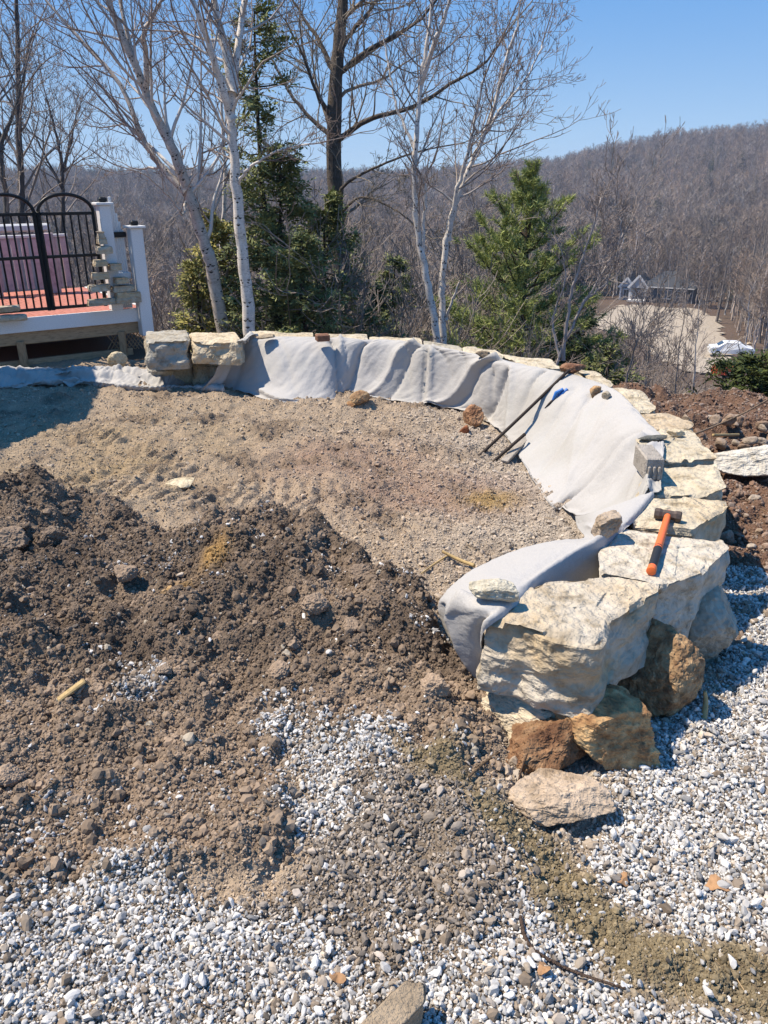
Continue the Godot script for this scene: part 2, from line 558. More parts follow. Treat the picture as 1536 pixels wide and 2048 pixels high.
# [height, r, g, b, soil, gravel, olive] of the ground
func ground(x: float, z: float) -> Array:
	var h := land(x, z)
	if z < -7.6 or absf(x) > 4.2 or z > 0.4:
		var k := 1.0 + 0.35 * na.get_noise_2d(x * 0.7, z * 0.7)
		return [h, 0.15 * k, 0.105 * k, 0.075 * k, 0.0, 0.0, 0.0]
	var p := Vector2(x, z)
	var wob := na.get_noise_2d(x * 42.0, z * 42.0)
	var wob2 := na.get_noise_2d(x * 12.0 + 50.0, z * 12.0)
	var pj := p + Vector2(wob2, na.get_noise_2d(x * 12.0, z * 12.0 + 90.0)) * 0.10
	var outer := smoothstep(-0.05, 0.1, x - piece(z, [-6.6, -5.4, -4.4, -3.6, -3.0, -2.45, -2.0, -1.0], [0.6, 1.2, 1.4, 1.4, 1.25, 1.05, 3.0, 9.0])) 
	var soil := smoothstep(-0.03, 0.04, poly_sd(soil_poly, pj) + wob * 0.05) * (1.0 - outer)
	var gsd := poly_sd(gravel_poly, pj)
	var gravel := smoothstep(-0.07, 0.08, gsd + wob * 0.09)
	var hp := poly_sd(heap_poly, pj)
	gravel = maxf(gravel, smoothstep(-0.02, 0.05, hp + wob * 0.05) * 0.9)
	var olive := smoothstep(-0.03, 0.07, poly_sd(olive_poly, pj) + wob * 0.08)
	gravel *= 1.0 - 0.93 * olive
	# heaps of dug soil
	var c := piece(x, CX, CZ) + 0.05 * na.get_noise_2d(x * 30.0, 7.0)
	var amp := piece(x, [-3.0, -2.0, -1.5, -1.15, -0.85, -0.6, 0.1, 0.3, 0.44], [0.12, 0.11, 0.09, 0.07, 0.13, 0.215, 0.205, 0.09, 0.0])
	var dn := z - c
	h += amp * (exp(-(dn * dn) / 1.1) if dn > 0.0 else exp(-(dn * dn) / 0.03)) * (1.0 - smoothstep(0.9, 1.5, dn))
	var m2 := Vector2((x + 1.95) / 0.55, (z + 3.62) / 0.26)
	h += 0.2 * exp(-m2.length_squared()) * (1.0 + 0.5 * na.get_noise_2d(x * 50.0, z * 50.0))
	# the stuff's own lumps
	if soil > 0.0:
		var h0 := h
		var big := na.get_noise_2d(x * 20.0, z * 20.0)
		var lump := nr.get_noise_2d(x * 26.0, z * 26.0)
		var fine := nb.get_noise_2d(x * 330.0, z * 330.0)
		var bil := absf(nb.get_noise_2d(x * 95.0, z * 95.0)); var bil2 := absf(nb.get_noise_2d(x * 210.0 + 40.0, z * 210.0))
		h += soil * (big * lerpf(0.095, 0.05, smoothstep(-2.3, -1.8, z)) + lump * 0.035 + wob * 0.045 + fine * 0.005 + (0.35 - bil) * lerpf(0.042, 0.015, smoothstep(-2.3, -1.8, z)) * (0.6 + 0.8 * absf(wob2)) + (0.3 - bil2) * 0.015)
		# wheel rut on the left, pressed smooth with lugs across it
		var a := Vector2(-1.75, -2.42); var b := Vector2(-0.85, -2.78)
		var e := (b - a).normalized(); var along := (p - a).dot(e); var across := (p - a).dot(Vector2(-e.y, e.x))
		if along > -0.9 and along < 1.0 and absf(across) < 0.3:
			var f := smoothstep(0.14, 0.09, absf(across)) * smoothstep(1.0, 0.7, along)
			h = lerpf(h, h0 - 0.02 + 0.014 * signf(sin(along * 55.0 + absf(across) * 20.0)) + wob * 0.01, f)
			h += 0.06 * exp(-pow((across - 0.19) / 0.05, 2.0)) * smoothstep(1.0, 0.6, along)
	var dirt := (1.0 - soil) * (1.0 - gravel)
	if dirt > 0.0:
		h += dirt * (wob2 * 0.05 + wob * 0.026 + (0.3 - absf(nb.get_noise_2d(x * 75.0 + 9.0, z * 75.0))) * 0.022 + 0.006 * nb.get_noise_2d(x * 160.0, z * 160.0) + 0.016 * maxf(0.0, nr.get_noise_2d(x * 34.0, z * 34.0)) + 0.05 * smoothstep(0.1, 0.45, na.get_noise_2d(x * 17.0 + 200.0, z * 17.0)) * (0.4 - absf(nb.get_noise_2d(x * 110.0, z * 110.0))))
		if outer < 0.5 and x < -0.1 and z < -3.4:   # tyre tread prints
			for t in [[Vector2(-1.9, -4.3), Vector2(-0.3, -3.95), 0.24], [Vector2(-2.3, -5.4), Vector2(-1.0, -4.2), 0.14]]:
				var a: Vector2 = t[0]; var b: Vector2 = t[1]
				var e := (b - a).normalized(); var along := (p - a).dot(e); var across := (p - a).dot(Vector2(-e.y, e.x))
				if along > 0.0 and along < (b - a).length() and absf(across) < t[2]:
					h += 0.011 * signf(sin(along * 70.0 + absf(across) * 22.0)) * smoothstep(-0.35, 0.05, wob2) - 0.012
	h += gravel * (wob * 0.02 + wob2 * 0.03)
	h += -0.05 * outer * smoothstep(-2.3, -3.2, z) + outer * smoothstep(-2.8, -3.6, z) * (wob2 * 0.10 + wob * 0.05)
	# colours (base colours of what lies there)
	var t1 := 0.5 + 0.5 * na.get_noise_2d(x * 15.0 + 11.0, z * 15.0)
	var t2 := 0.5 + 0.5 * na.get_noise_2d(x * 60.0, z * 60.0 + 31.0)
	var col := Vector3(0.46, 0.365, 0.265).lerp(Vector3(0.34, 0.26, 0.185), t2)
	var greyp := smoothstep(0.0, 0.9, x + 0.35 * wob2) * (1.0 - outer)
	col = col.lerp(Vector3(0.45, 0.39, 0.32), greyp * 0.8)
	var och := exp(-(pow((x + 1.7) / 0.9, 2.0) + pow((z + 4.8) / 1.1, 2.0)))
	col = col.lerp(Vector3(0.33, 0.24, 0.13), clampf(och * 1.1, 0, 1) * t1)
	var redp := exp(-(pow((x + 0.25) / 0.5, 2.0) + pow((z + 4.6) / 0.4, 2.0))) + exp(-(pow((x - 0.3) / 0.5, 2.0) + pow((z + 4.05) / 0.3, 2.0)))
	col = col.lerp(Vector3(0.28, 0.165, 0.12), clampf(redp * 1.2 * t1, 0, 0.85))
	var yel := exp(-(pow((x - 0.58) / 0.16, 2.0) + pow((z + 3.95) / 0.1, 2.0)))
	col = col.lerp(Vector3(0.33, 0.22, 0.08), clampf(yel, 0, 0.8))
	var damp := smoothstep(0.1, 0.45, na.get_noise_2d(x * 17.0 + 200.0, z * 17.0)) * 0.65
	col = col.lerp(Vector3(0.17, 0.125, 0.09), damp * (1.0 - greyp * 0.6))
	var outc := Vector3(0.15, 0.085, 0.058).lerp(Vector3(0.2, 0.125, 0.085), t2)
	col = col.lerp(outc, outer)
	var dark := Vector3(0.115, 0.085, 0.062).lerp(Vector3(0.255, 0.19, 0.135), smoothstep(0.3, 0.75, t1 * 0.6 + t2 * 0.4 + 0.25 * smoothstep(-2.4, -1.8, z)))
	col = col.lerp(dark, soil)
	var saw := exp(-(pow((x + 0.72) / 0.05, 2.0) + pow((z + 2.95) / 0.1, 2.0))) + exp(-(pow((x + 0.83) / 0.05, 2.0) + pow((z + 2.72) / 0.06, 2.0)))
	col = col.lerp(Vector3(0.36, 0.22, 0.08), clampf(saw * 1.3 * (0.4 + t2), 0, 0.9))
	col = col.lerp(Vector3(0.21, 0.165, 0.122), gravel)
	col = col.lerp(Vector3(0.24, 0.19, 0.11).lerp(Vector3(0.17, 0.135, 0.085), t2), olive)
	return [h, col.x, col.y, col.z, soil, gravel, olive]

func lines(cuts: Array) -> PackedFloat32Array:
	# grid lines from stretches [to, step at start, step at end]
	var out := PackedFloat32Array()
	var x: float = cuts[0]
	out.append(x)
	for k in range(1, cuts.size()):
		var c: Array = cuts[k]
		var from := x
		while x < c[0] - 1e-6:
			var t: float = (x - from) / (c[0] - from)
			x += lerpf(c[1], c[2], t)
			out.append(minf(x, c[0]))
		x = c[0]
	return out

var mix_poly: PackedVector2Array
var gx: PackedFloat32Array
var gz: PackedFloat32Array
var gh := PackedFloat32Array()
var gs := PackedFloat32Array()
var gg := PackedFloat32Array()
var go := PackedFloat32Array()
var gcol: PackedColorArray
# the same values as ground(), looked up in the finished sheet
func spot(x: float, z: float) -> Array:
	var a := clampi(gx.bsearch(x) - 1, 0, gx.size() - 2)
	var b := clampi(gz.bsearch(-z) - 1, 0, gz.size() - 2)
	var f := (x - gx[a]) / (gx[a + 1] - gx[a]); var g := (-z - gz[b]) / (gz[b + 1] - gz[b])
	var n := gx.size()
	var k := b * n + a
	var h := lerpf(lerpf(gh[k], gh[k + 1], f), lerpf(gh[k + n], gh[k + n + 1], f), g)
	var c := gcol[k]
	return [h, c.r, c.g, c.b, gs[k], gg[k], go[k]]
func build_ground() -> void:
	soil_poly = flat([[-500, 935], [0, 935], [120, 960], [200, 1000], [300, 1035], [420, 1045], [540, 1030], [640, 1065], [700, 1105], [770, 1170], [860, 1180], [905, 1290], [1000, 1390], [1020, 1560], [930, 1590], [760, 1480], [590, 1450], [545, 1560], [560, 1680], [350, 1690], [150, 1750], [0, 1810], [-500, 1830]], 0.05)
	gravel_poly = flat([[-500, 1840], [0, 1800], [110, 1745], [250, 1700], [340, 1730], [430, 1790], [520, 1770], [600, 1730], [560, 1640], [550, 1560], [520, 1490], [560, 1455], [640, 1480], [760, 1490], [880, 1560], [1000, 1640], [1150, 1720], [1160, 1680], [1220, 1600], [1290, 1510], [1320, 1440], [1420, 1390], [1440, 1280], [1420, 1200], [1460, 1130], [1536, 1140], [1900, 1150], [1900, 2500], [-500, 2500]], 0.0)
	olive_poly = flat([[780, 1520], [900, 1560], [1040, 1650], [1180, 1730], [1300, 1800], [1420, 1840], [1536, 1880], [1800, 1960], [1800, 2200], [1500, 2080], [1250, 1960], [1080, 1850], [1010, 1760], [900, 1660], [800, 1590]], 0.0)
	mix_poly = flat([[300, 1640], [440, 1600], [560, 1640], [620, 1730], [740, 1700], [830, 1620], [1000, 1720], [1060, 1830], [1010, 1960], [860, 1950], [700, 1900], [560, 1850], [420, 1760]], 0.0)
	heap_poly = flat([[170, 1330], [220, 1295], [290, 1300], [320, 1340], [300, 1380], [220, 1385]], 0.1)
	var xs := lines([-900.0, [-60.0, 60.0, 6.0], [-8.0, 5.0, 0.4], [-3.6, 0.2, 0.04], [-2.1, 0.03, 0.014], [2.1, 0.013, 0.013], [3.6, 0.014, 0.04], [8.0, 0.05, 0.4], [60.0, 0.5, 6.0], [900.0, 6.0, 60.0]])
	var zs := lines([-6.0, [-0.6, 0.6, 0.1], [0.4, 0.1, 0.05], [0.7, 0.04, 0.012], [3.2, 0.011, 0.013], [5.0, 0.014, 0.022], [7.6, 0.024, 0.04], [16.0, 0.06, 0.5], [80.0, 0.6, 4.0], [300.0, 4.5, 8.0], [1300.0, 9.0, 60.0]])
	var mb := MB.new()
	var nx := xs.size()
	gx = xs; gz = zs
	for z in zs:
		for x in xs:
			var g := ground(x, -z)
			mb.vert(Vector3(x, g[0], -z), Color(g[1], g[2], g[3]))
			gh.append(g[0]); gs.append(g[4]); gg.append(g[5]); go.append(g[6])
	gcol = mb.c
	for j in zs.size() - 1:
		for k in nx - 1:
			var a := j * nx + k
			mb.quad(a, a + nx, a + nx + 1, a + 1)
	var o := solo(mb.mesh(), "ground", mats.soil)
	tag(o, "", "", "", "structure")

# ---------------------------------------------------------------- loose grains
func scatter(called: String, label: String, cat: String, meshes: Array, rows: Array, m: Material) -> void:
	# rows[k] = [transforms, colours] for mesh k
	var root := Node3D.new()
	root.name = numbered(called)
	add_child(root)
	tag(root, label, cat, "", "stuff")
	for k in meshes.size():
		var t: Array = rows[k][0]
		if t.is_empty(): continue
		var mm := MultiMesh.new()
		mm.transform_format = MultiMesh.TRANSFORM_3D
		mm.use_colors = true
		mm.mesh = meshes[k]
		mm.instance_count = t.size()
		for j in t.size():
			mm.set_instance_transform(j, t[j])
			mm.set_instance_color(j, rows[k][1][j])
		var o := MultiMeshInstance3D.new()
		o.name = "grains"
		o.multimesh = mm
		o.material_override = m
		o.set_meta("kind", "stuff")
		root.add_child(o, true)
func spin(r: RandomNumberGenerator, s: Vector3) -> Basis:
	return Basis(Quaternion(r.randfn(), r.randfn(), r.randfn(), r.randfn() + 0.001).normalized()).scaled_local(s)

func build_grains() -> void:
	var r := RandomNumberGenerator.new(); r.seed = 77
	var stones := []; var clods := []
	for k in 8: stones.append(boulder(1, Vector3(1.0, 0.66, 0.8), 300 + k, 7, 0.0, Color.WHITE, [[Vector3(0.2, 1, 0.1).normalized(), 0.55], [Vector3(-0.8, 0.1, 0.5).normalized(), 0.6]]).mesh(Vector3.ZERO, false))
	for k in 6: clods.append(boulder(1, Vector3(1.0, 0.85, 0.95), 400 + k, 3, 0.5).mesh(Vector3.ZERO, false))
	var gr := []; var cl := []; var fi := []
	for k in 8: gr.append([[], []]); fi.append([[], []])
	for k in 6: cl.append([[], []])
	# crushed limestone, jittered grid in two layers
	for layer in 3:
		var step := 0.0074
		var z := -0.75
		while z > -3.4:
			var x0 := -1.7 + 0.25 * (z + 0.75); var x1 := 2.4
			var x := x0
			while x < x1:
				var px := x + r.randf_range(-0.005, 0.005); var pz := z + r.randf_range(-0.005, 0.005)
				x += step
				if absf(px) > 0.62 * (-pz) + 0.55: continue
				var g := spot(px, pz)
				var dens: float = g[5]
				var gap := smoothstep(-0.1, 0.5, na.get_noise_2d(px * 26.0 + 900.0, pz * 26.0)) * (1.0 - smoothstep(0.2, 0.5, px) * 0.7)
				var clean := clampf(exp(-(pow((px + 0.2) / 0.14, 2.0) + pow((pz + 1.75) / 0.22, 2.0))) + exp(-(pow((px + 0.55) / 0.35, 2.0) + pow((pz + 1.22) / 0.2, 2.0))) + smoothstep(0.55, 0.8, px), 0.0, 1.0)
				var mix := smoothstep(-0.08, 0.08, poly_sd(mix_poly, Vector2(px, pz)) + 0.09 * na.get_noise_2d(px * 40.0, pz * 40.0)) if pz > -2.1 else 0.0
				clean *= 1.0 - mix
				dens *= (1.0 - 0.55 * gap * (1.0 - clean)) * (1.0 - 0.35 * mix)
				if g[4] > 0.5: dens = maxf(dens, 0.006 + 0.09 * smoothstep(-1.95, -1.5, pz) + 0.16 * smoothstep(0.3, 0.6, na.get_noise_2d(px * 25.0 + 70.0, pz * 25.0)))
				if g[6] > 0.3: dens = maxf(dens * 0.6, 0.035 + 0.12 * gap)
				if r.randf() > dens * [1.0, 0.65, 0.4][layer]: continue
				var s := clampf(0.0046 * exp(r.randfn() * 0.42) * [1.0, 1.05, 0.75][layer], 0.002, 0.0155)
				var dirty := 0.10 + smoothstep(0.12, 0.5, na.get_noise_2d(px * 14.0 + 400.0, pz * 14.0) * 0.8 + 0.3 * gap + 0.45 * exp(-(pow((px - 0.05) / 0.35, 2.0) + pow((pz + 1.45) / 0.22, 2.0))) + 0.3 * mix - 0.5 * clean)
				var lum := r.randf_range(0.33, 0.69)
				var c := Color(lum, lum * 0.97, lum * 0.925)
				if r.randf() < dirty * 0.85:
					var q := r.randf_range(0.22, 0.75)
					c = Color(lum * q, lum * q * 0.86, lum * q * 0.72)
				elif r.randf() < 0.05: c = Color(lum * 0.9, lum * 0.76, lum * 0.6)
				elif r.randf() < 0.16: c = Color(lum * 0.55, lum * 0.545, lum * 0.54)
				var k := r.randi() % 8
				gr[k][0].append(Transform3D(spin(r, Vector3(s * r.randf_range(0.9, 1.5), s, s * r.randf_range(0.8, 1.1))), Vector3(px, g[0] + s * (0.2 + layer * 0.8), pz)))
				gr[k][1].append(c)
			z -= step
	# crumbs of soil and sand, finer stone on the trodden dirt
	var n := 0
	while n < 430000:
		n += 1
		var pz := -0.8 - 6.0 * pow(r.randf(), 1.5)
		var px := r.randf_range(-1.0, 1.0) * (0.56 * (-pz) + 0.45)
		var g := spot(px, pz)
		var rr := r.randf_range(0.65, 1.3)
		var outr := px > 1.3 and pz < -2.5
		var s := clampf(0.0025 * exp(r.randfn() * 0.5), 0.0015, 0.012) * (1.0 + 0.12 * (-pz))
		if g[4] > 0.4 or g[6] > 0.3 and r.randf() < 0.8:
			if g[6] > 0.3: s *= 0.8
			elif r.randf() < 0.3: continue
			if r.randf() < 0.006 and g[6] < 0.3: s = r.randf_range(0.009, 0.019)
			var k := r.randi() % 6
			cl[k][0].append(Transform3D(spin(r, Vector3.ONE * s * 1.15), Vector3(px, g[0] + s * 0.3, pz)))
			if r.randf() < 0.012: cl[k][1].append(Color(0.36, 0.31, 0.24))
			else: cl[k][1].append(Color(g[1] * rr, g[2] * rr, g[3] * rr))
		elif g[5] < 0.5 or r.randf() < 0.6:
			var k := r.randi() % 8
			if r.randf() > lerpf(0.3, 0.95, smoothstep(-0.7, 0.5, px)) and g[6] < 0.3 and g[5] < 0.3: continue
			var flake := 1.0
			if r.randf() < 0.003 and g[6] < 0.3: s = r.randf_range(0.01, 0.024)
			elif outr and r.randf() < 0.03: s = r.randf_range(0.008, 0.026)
			elif r.randf() < 0.012 and g[6] < 0.3 and g[5] < 0.3: s = r.randf_range(0.008, 0.02); flake = 0.3
			var pale := r.randf()
			var cc := Color(g[1] * rr, g[2] * rr, g[3] * rr).lerp(Color(0.46, 0.41, 0.35), pale * pale * 0.45 * (1.0 - g[6]))
			fi[k][0].append(Transform3D(spin(r, Vector3(s, s, s * flake)), Vector3(px, g[0] + s * 0.35, pz)))
			fi[k][1].append(cc)
	# lumps as big as a fist down to a nut, sticking out of the heaps
	var lumps := []; var lr := []
	for k in 5: lumps.append(boulder(3, Vector3(1.0, 0.8, 0.9), 450 + k, 4, 0.34).mesh(Vector3.ZERO, false)); lr.append([[], []])
	for k in 900:
		var pz := -1.3 - 2.6 * r.randf()
		var px := r.randf_range(-1.0, 1.0) * (0.56 * (-pz) + 0.3)
		var g := spot(px, pz)
		if g[4] < 0.6 or r.randf() < 0.75 * smoothstep(-2.3, -1.9, pz) or na.get_noise_2d(px * 30.0, pz * 30.0 + 500.0) < r.randf_range(-0.25, 0.3) - 0.15 * smoothstep(-1.9, -2.6, pz): continue
		var s := clampf(0.012 * exp(r.randfn() * 0.5), 0.006, 0.042)
		var q := r.randf_range(0.85, 1.15)
		var v := r.randi() % 5
		lr[v][0].append(Transform3D(spin(r, Vector3.ONE * s), Vector3(px, g[0] + s * 0.2, pz)))
		lr[v][1].append(Color(g[1] * q, g[2] * q, g[3] * q))
	scatter("soil_lumps", "fist to nut sized lumps of earth sticking out of the heaps", "soil", lumps, lr, mats.clod)
	# straws, rootlets and chips mixed into the dug soil
	var sm := MB.new()
	tube(sm, [Vector3(-0.5, 0, 0), Vector3(-0.1, 0.03, 0.05), Vector3(0.5, 0, 0)], [0.022, 0.03, 0.015], 4, [Color.WHITE, Color.WHITE, Color.WHITE], true)
	var sr := [[[], []]]
	for k in 2600:
		var pz := -0.95 - 5.0 * pow(r.randf(), 1.3)
		var px := r.randf_range(-1.0, 1.0) * (0.56 * (-pz) + 0.45)
		var g := spot(px, pz)
		if g[5] > 0.7 and r.randf() < 0.6: continue
		var l := r.randf_range(0.015, 0.06)
		var bs := Basis(Vector3.UP, r.randf() * TAU) * Basis(Vector3.BACK, r.randfn() * 0.3)
		sr[0][0].append(Transform3D(bs.scaled_local(Vector3(l, l * 0.8, l * 0.8)), Vector3(px, g[0] + 0.006, pz)))
		var q := r.randf()
		sr[0][1].append(Color(0.1, 0.07, 0.05).lerp(Color(0.42, 0.3, 0.17), q * q))
	scatter("gravel", "loose crushed white limestone gravel spread over the foreground", "gravel", stones, gr, mats.gravel)
	scatter("soil_crumbs", "dark crumbly clods of dug soil heaped across the middle", "soil", clods, cl, mats.clod)
	scatter("stone_grit", "fine pale stone grit on the trodden dirt inside the wall", "grit", stones, fi, mats.gravel)
	scatter("straw_litter", "tiny bits of straw, root and twig mixed into the soil", "litter", [sm.mesh(Vector3.ZERO, false)], sr, mats.clod)
# ---------------------------------------------------------------- trees
func wood_col(kind: String, r: float) -> Color:
	match kind:
		"birch":
			return Color(0.23, 0.18, 0.15).lerp(Color(0.6, 0.565, 0.52), smoothstep(0.005, 0.017, r))
		"ash":
			return Color(0.24, 0.2, 0.155).lerp(Color(0.25, 0.205, 0.165), smoothstep(0.006, 0.03, r))
		"pale":
			return Color(0.26, 0.22, 0.2).lerp(Color(0.42, 0.39, 0.36), smoothstep(0.004, 0.012, r))
		"conifer":
			return Color(0.11, 0.085, 0.065)
		_:
			return Color(0.24, 0.2, 0.175).lerp(Color(0.26, 0.225, 0.2), smoothstep(0.006, 0.03, r))
# grow a limb and what sprouts from it
func grow(mb: MB, p: Vector3, dir: Vector3, length: float, r0: float, level: int, o: Dictionary, r: RandomNumberGenerator) -> void:
	var segs: int = [7, 5, 4, 3][mini(level, 3)]
	var sides: int = [5, 4, 3, 3][mini(level, 3)]
	var pts := [p]; var rad := [r0]; var cols := [wood_col(o.kind, r0)]
	var d := dir.normalized()
	var lift: float = o.lift
	for k in segs:
		d = (d + Vector3(r.randfn(), r.randfn(), r.randfn()) * o.wild + Vector3.UP * lift / segs).normalized()
		p += d * length / segs
		pts.append(p)
		var rr := maxf(o.thin, r0 * (1.0 - 0.8 * float(k + 1) / segs))
		rad.append(rr); cols.append(wood_col(o.kind, rr))
	tube(mb, pts, rad, sides, cols)
	if level >= o.levels: return
	var n := int(o.sprout[level] * r.randf_range(0.75, 1.25) + 0.5)
	for k in n:
		var t := r.randf_range(0.18, 1.0)
		var f := t * segs
		var a := mini(int(f), segs - 1)
		var q: Vector3 = pts[a].lerp(pts[a + 1], f - a)
		var ax: Vector3 = (pts[a + 1] - pts[a]).normalized()
		var side := ax.cross(Vector3(r.randfn(), r.randfn(), r.randfn())).normalized()
		var ang := deg_to_rad(r.randf_range(o.angle[0], o.angle[1]))
		var dd := ax * cos(ang) + side * sin(ang)
		grow(mb, q, dd, length * r.randf_range(o.short[0], o.short[1]) * (1.15 - 0.55 * t), maxf(o.thin, rad[a] * 0.55), level + 1, o, r)
# a stem that follows given points
func stem(mb: MB, pts: Array, r0: float, r1: float, sides: int, tint: Color, r: RandomNumberGenerator, vlen := 1.0) -> Array:
	var n := maxi(10, pts.size() * 5)
	var out := []; var rad := []; var cols := []
	for k in n + 1:
		var t := float(k) / n
		var p := catmull(pts, t)
		out.append(p + Vector3(r.randfn(), 0, r.randfn()) * 0.006)
		rad.append(lerpf(r0, r1, pow(t, 0.85)) * (1.0 + 0.25 * exp(-t * 30.0)) * r.randf_range(0.95, 1.05))
		cols.append(tint)
	tube(mb, out, rad, sides, cols, false, vlen)
	return [out, rad]
func sprout(mb: MB, s: Array, from: float, to: float, n: int, length: Array, o: Dictionary, r: RandomNumberGenerator) -> void:
	var m: int = s[0].size() - 1
	for k in n:
		var t := lerpf(from, to, (k + r.randf()) / n)
		var f := t * m
		var a := mini(int(f), m - 1)
		var q: Vector3 = s[0][a].lerp(s[0][a + 1], f - a)
		var ax: Vector3 = (s[0][a + 1] - s[0][a]).normalized()
		var side := ax.cross(Vector3(r.randfn(), r.randfn() * 0.4, r.randfn())).normalized()
		var ang := deg_to_rad(r.randf_range(o.angle[0], o.angle[1]))
		grow(mb, q, ax * cos(ang) + side * sin(ang), lerpf(length[0], length[1], r.randf()) * (1.1 - 0.4 * t), clampf(s[1][a] * 0.4, o.thin * 1.5, 0.03), 0, o, r)
const BIRCH := {"kind": "birch", "lift": 0.55, "wild": 0.13, "thin": 0.002, "levels": 3, "sprout": [5.5, 3.4, 1.8], "angle": [25, 60], "short": [0.3, 0.6]}
const ASH := {"kind": "ash", "lift": 0.35, "wild": 0.17, "thin": 0.003, "levels": 3, "sprout": [5, 3.4, 2], "angle": [30, 65], "short": [0.32, 0.62]}
const GREY := {"kind": "grey", "lift": 0.5, "wild": 0.16, "thin": 0.0026, "levels": 3, "sprout": [5, 3.4, 1.8], "angle": [25, 60], "short": [0.32, 0.62]}
const PALE := {"kind": "pale", "lift": 0.7, "wild": 0.15, "thin": 0.0025, "levels": 2, "sprout": [7, 4, 0], "angle": [25, 60], "short": [0.3, 0.6]}

# a named broadleaf tree: stems = [[points as [u, v, distance]...], base radius, tip radius, from, to, limbs, [short, long]]
func leafless(called: String, label: String, cat: String, stems: Array, o: Dictionary, bark: String, seed_: int, tint: Color, group := "") -> Node3D:
	var r := RandomNumberGenerator.new(); r.seed = seed_
	var tr := MB.new(); var cr := MB.new()
	var base := Vector3.ZERO
	var first := true
	for s in stems:
		var pts := []
		for q in s[0]: pts.append(at_z(q[0], q[1], q[2]))
		if first:
			var b: Vector3 = pts[0]
			base = Vector3(b.x, land(b.x, b.z), b.z)
			if b.y > base.y + 0.05:
				var nd: Vector3 = (pts[0] - pts[1]).normalized()
				base.x += clampf(nd.x / maxf(-nd.y, 0.3), -0.4, 0.4) * (b.y - base.y) * 0.5
				base.y = land(base.x, base.z)
				pts.push_front(base - Vector3(0, 0.1, 0))
			first = false
		var st := stem(tr, pts, s[1], s[2], 10, tint, r)
		sprout(cr, st, s[3], s[4], s[5], s[6], o, r)
		grow(cr, st[0][-1], st[0][-1] - st[0][-3], s[6][1], s[2], 0, o, r)
	var t := thing(called, label, cat, base, group)
	part(tr.mesh(base), "trunk", mats[bark], t)
	part(cr.mesh(base), "crown", mats.twig, t)
	return t

# evergreen sprays
func spray(mb: MB, p: Vector3, d: Vector3, up: Vector3, size: float, col: Color, r: RandomNumberGenerator, n := 9) -> void:
	var x := d.cross(up).normalized()
	for k in n:
		var t := (k + 0.5) / n
		var s := -1.0 if k % 2 else 1.0
		var q := p + d * size * t
		var ld := (d * 0.75 + x * s * r.randf_range(0.5, 1.0) + up * r.randf_range(-0.45, 0.35)).normalized()
		var l := size * r.randf_range(0.35, 0.6) * (1.15 - 0.6 * t)
		var wv := ld.cross(up + x * r.randf_range(-0.7, 0.7)).normalized() * l * 0.19
		var kk := r.randf_range(0.7, 1.3)
		var c := Color(col.r * kk, col.g * kk, col.b * kk)
		var a := mb.vert(q, c)
		var b := mb.vert(q + ld * l * 0.55 + wv, c)
		var e := mb.vert(q + ld * l, c)
		var f := mb.vert(q + ld * l * 0.5 - wv, c)
		mb.tri(a, b, e); mb.tri(a, e, f)
func cedar(called: String, label: String, u: float, top: float, z: float, width: float, n: int, seed_: int, cols: Array, shape: Array, group := "") -> Node3D:
	var r := RandomNumberGenerator.new(); r.seed = seed_
	var tp := at_z(u, top, z)
	var base := Vector3(tp.x + r.randf_range(-0.1, 0.1), 0, -z)
	base.y = land(base.x, base.z)
	var h := tp.y - base.y
	var tr := MB.new(); var cr := MB.new()
	var st := stem(tr, [base - Vector3(0, 0.1, 0), base.lerp(tp, 0.33) + Vector3(0.05, 0, 0), base.lerp(tp, 0.66) - Vector3(0.04, 0, 0), tp], 0.02 + h * 0.012, 0.008, 8, wood_col("conifer", 1), r)
	var nb_ := int(n / 26.0)
	for k in nb_:
		var t := pow((k + r.randf()) / nb_, 0.9)
		var wd := width * piece(t, shape[0], shape[1]) * r.randf_range(0.55, 1.15)
		if wd < 0.03: continue
		var a := r.randf() * TAU
		var p0 := base.lerp(tp, clampf(t, 0.02, 1.0))
		var d := Vector3(cos(a), r.randf_range(-0.25, 0.35), sin(a)).normalized()
		var pts := [p0, p0 + d * wd * 0.5 + Vector3.DOWN * 0.05 * wd, p0 + d * wd + Vector3.UP * 0.12 * wd]
		tube(tr, pts, [0.012, 0.008, 0.003], 3, [wood_col("conifer", 1), wood_col("conifer", 1), wood_col("conifer", 1)])
		for j in 32:
			var q := catmull(pts, pow(r.randf(), 0.6))
			q += Vector3(r.randfn(), r.randfn(), r.randfn()) * 0.05 * (0.5 + wd)
			var dd := (d + Vector3(r.randfn(), r.randfn() * 0.8, r.randfn()) * 0.55).normalized()
			spray(cr, q, dd, (Vector3.UP + Vector3(r.randfn(), 0, r.randfn()) * 0.5).normalized(), r.randf_range(0.075, 0.17) * (0.7 + 0.045 * z), cols[0].lerp(cols[1], r.randf()), r, 7)
	var t := thing(called, label, "tree", base, group)
	part(tr.mesh(base), "trunk", mats.bark, t)
	part(cr.mesh(base, false), "crown", mats.needle, t)
	return t
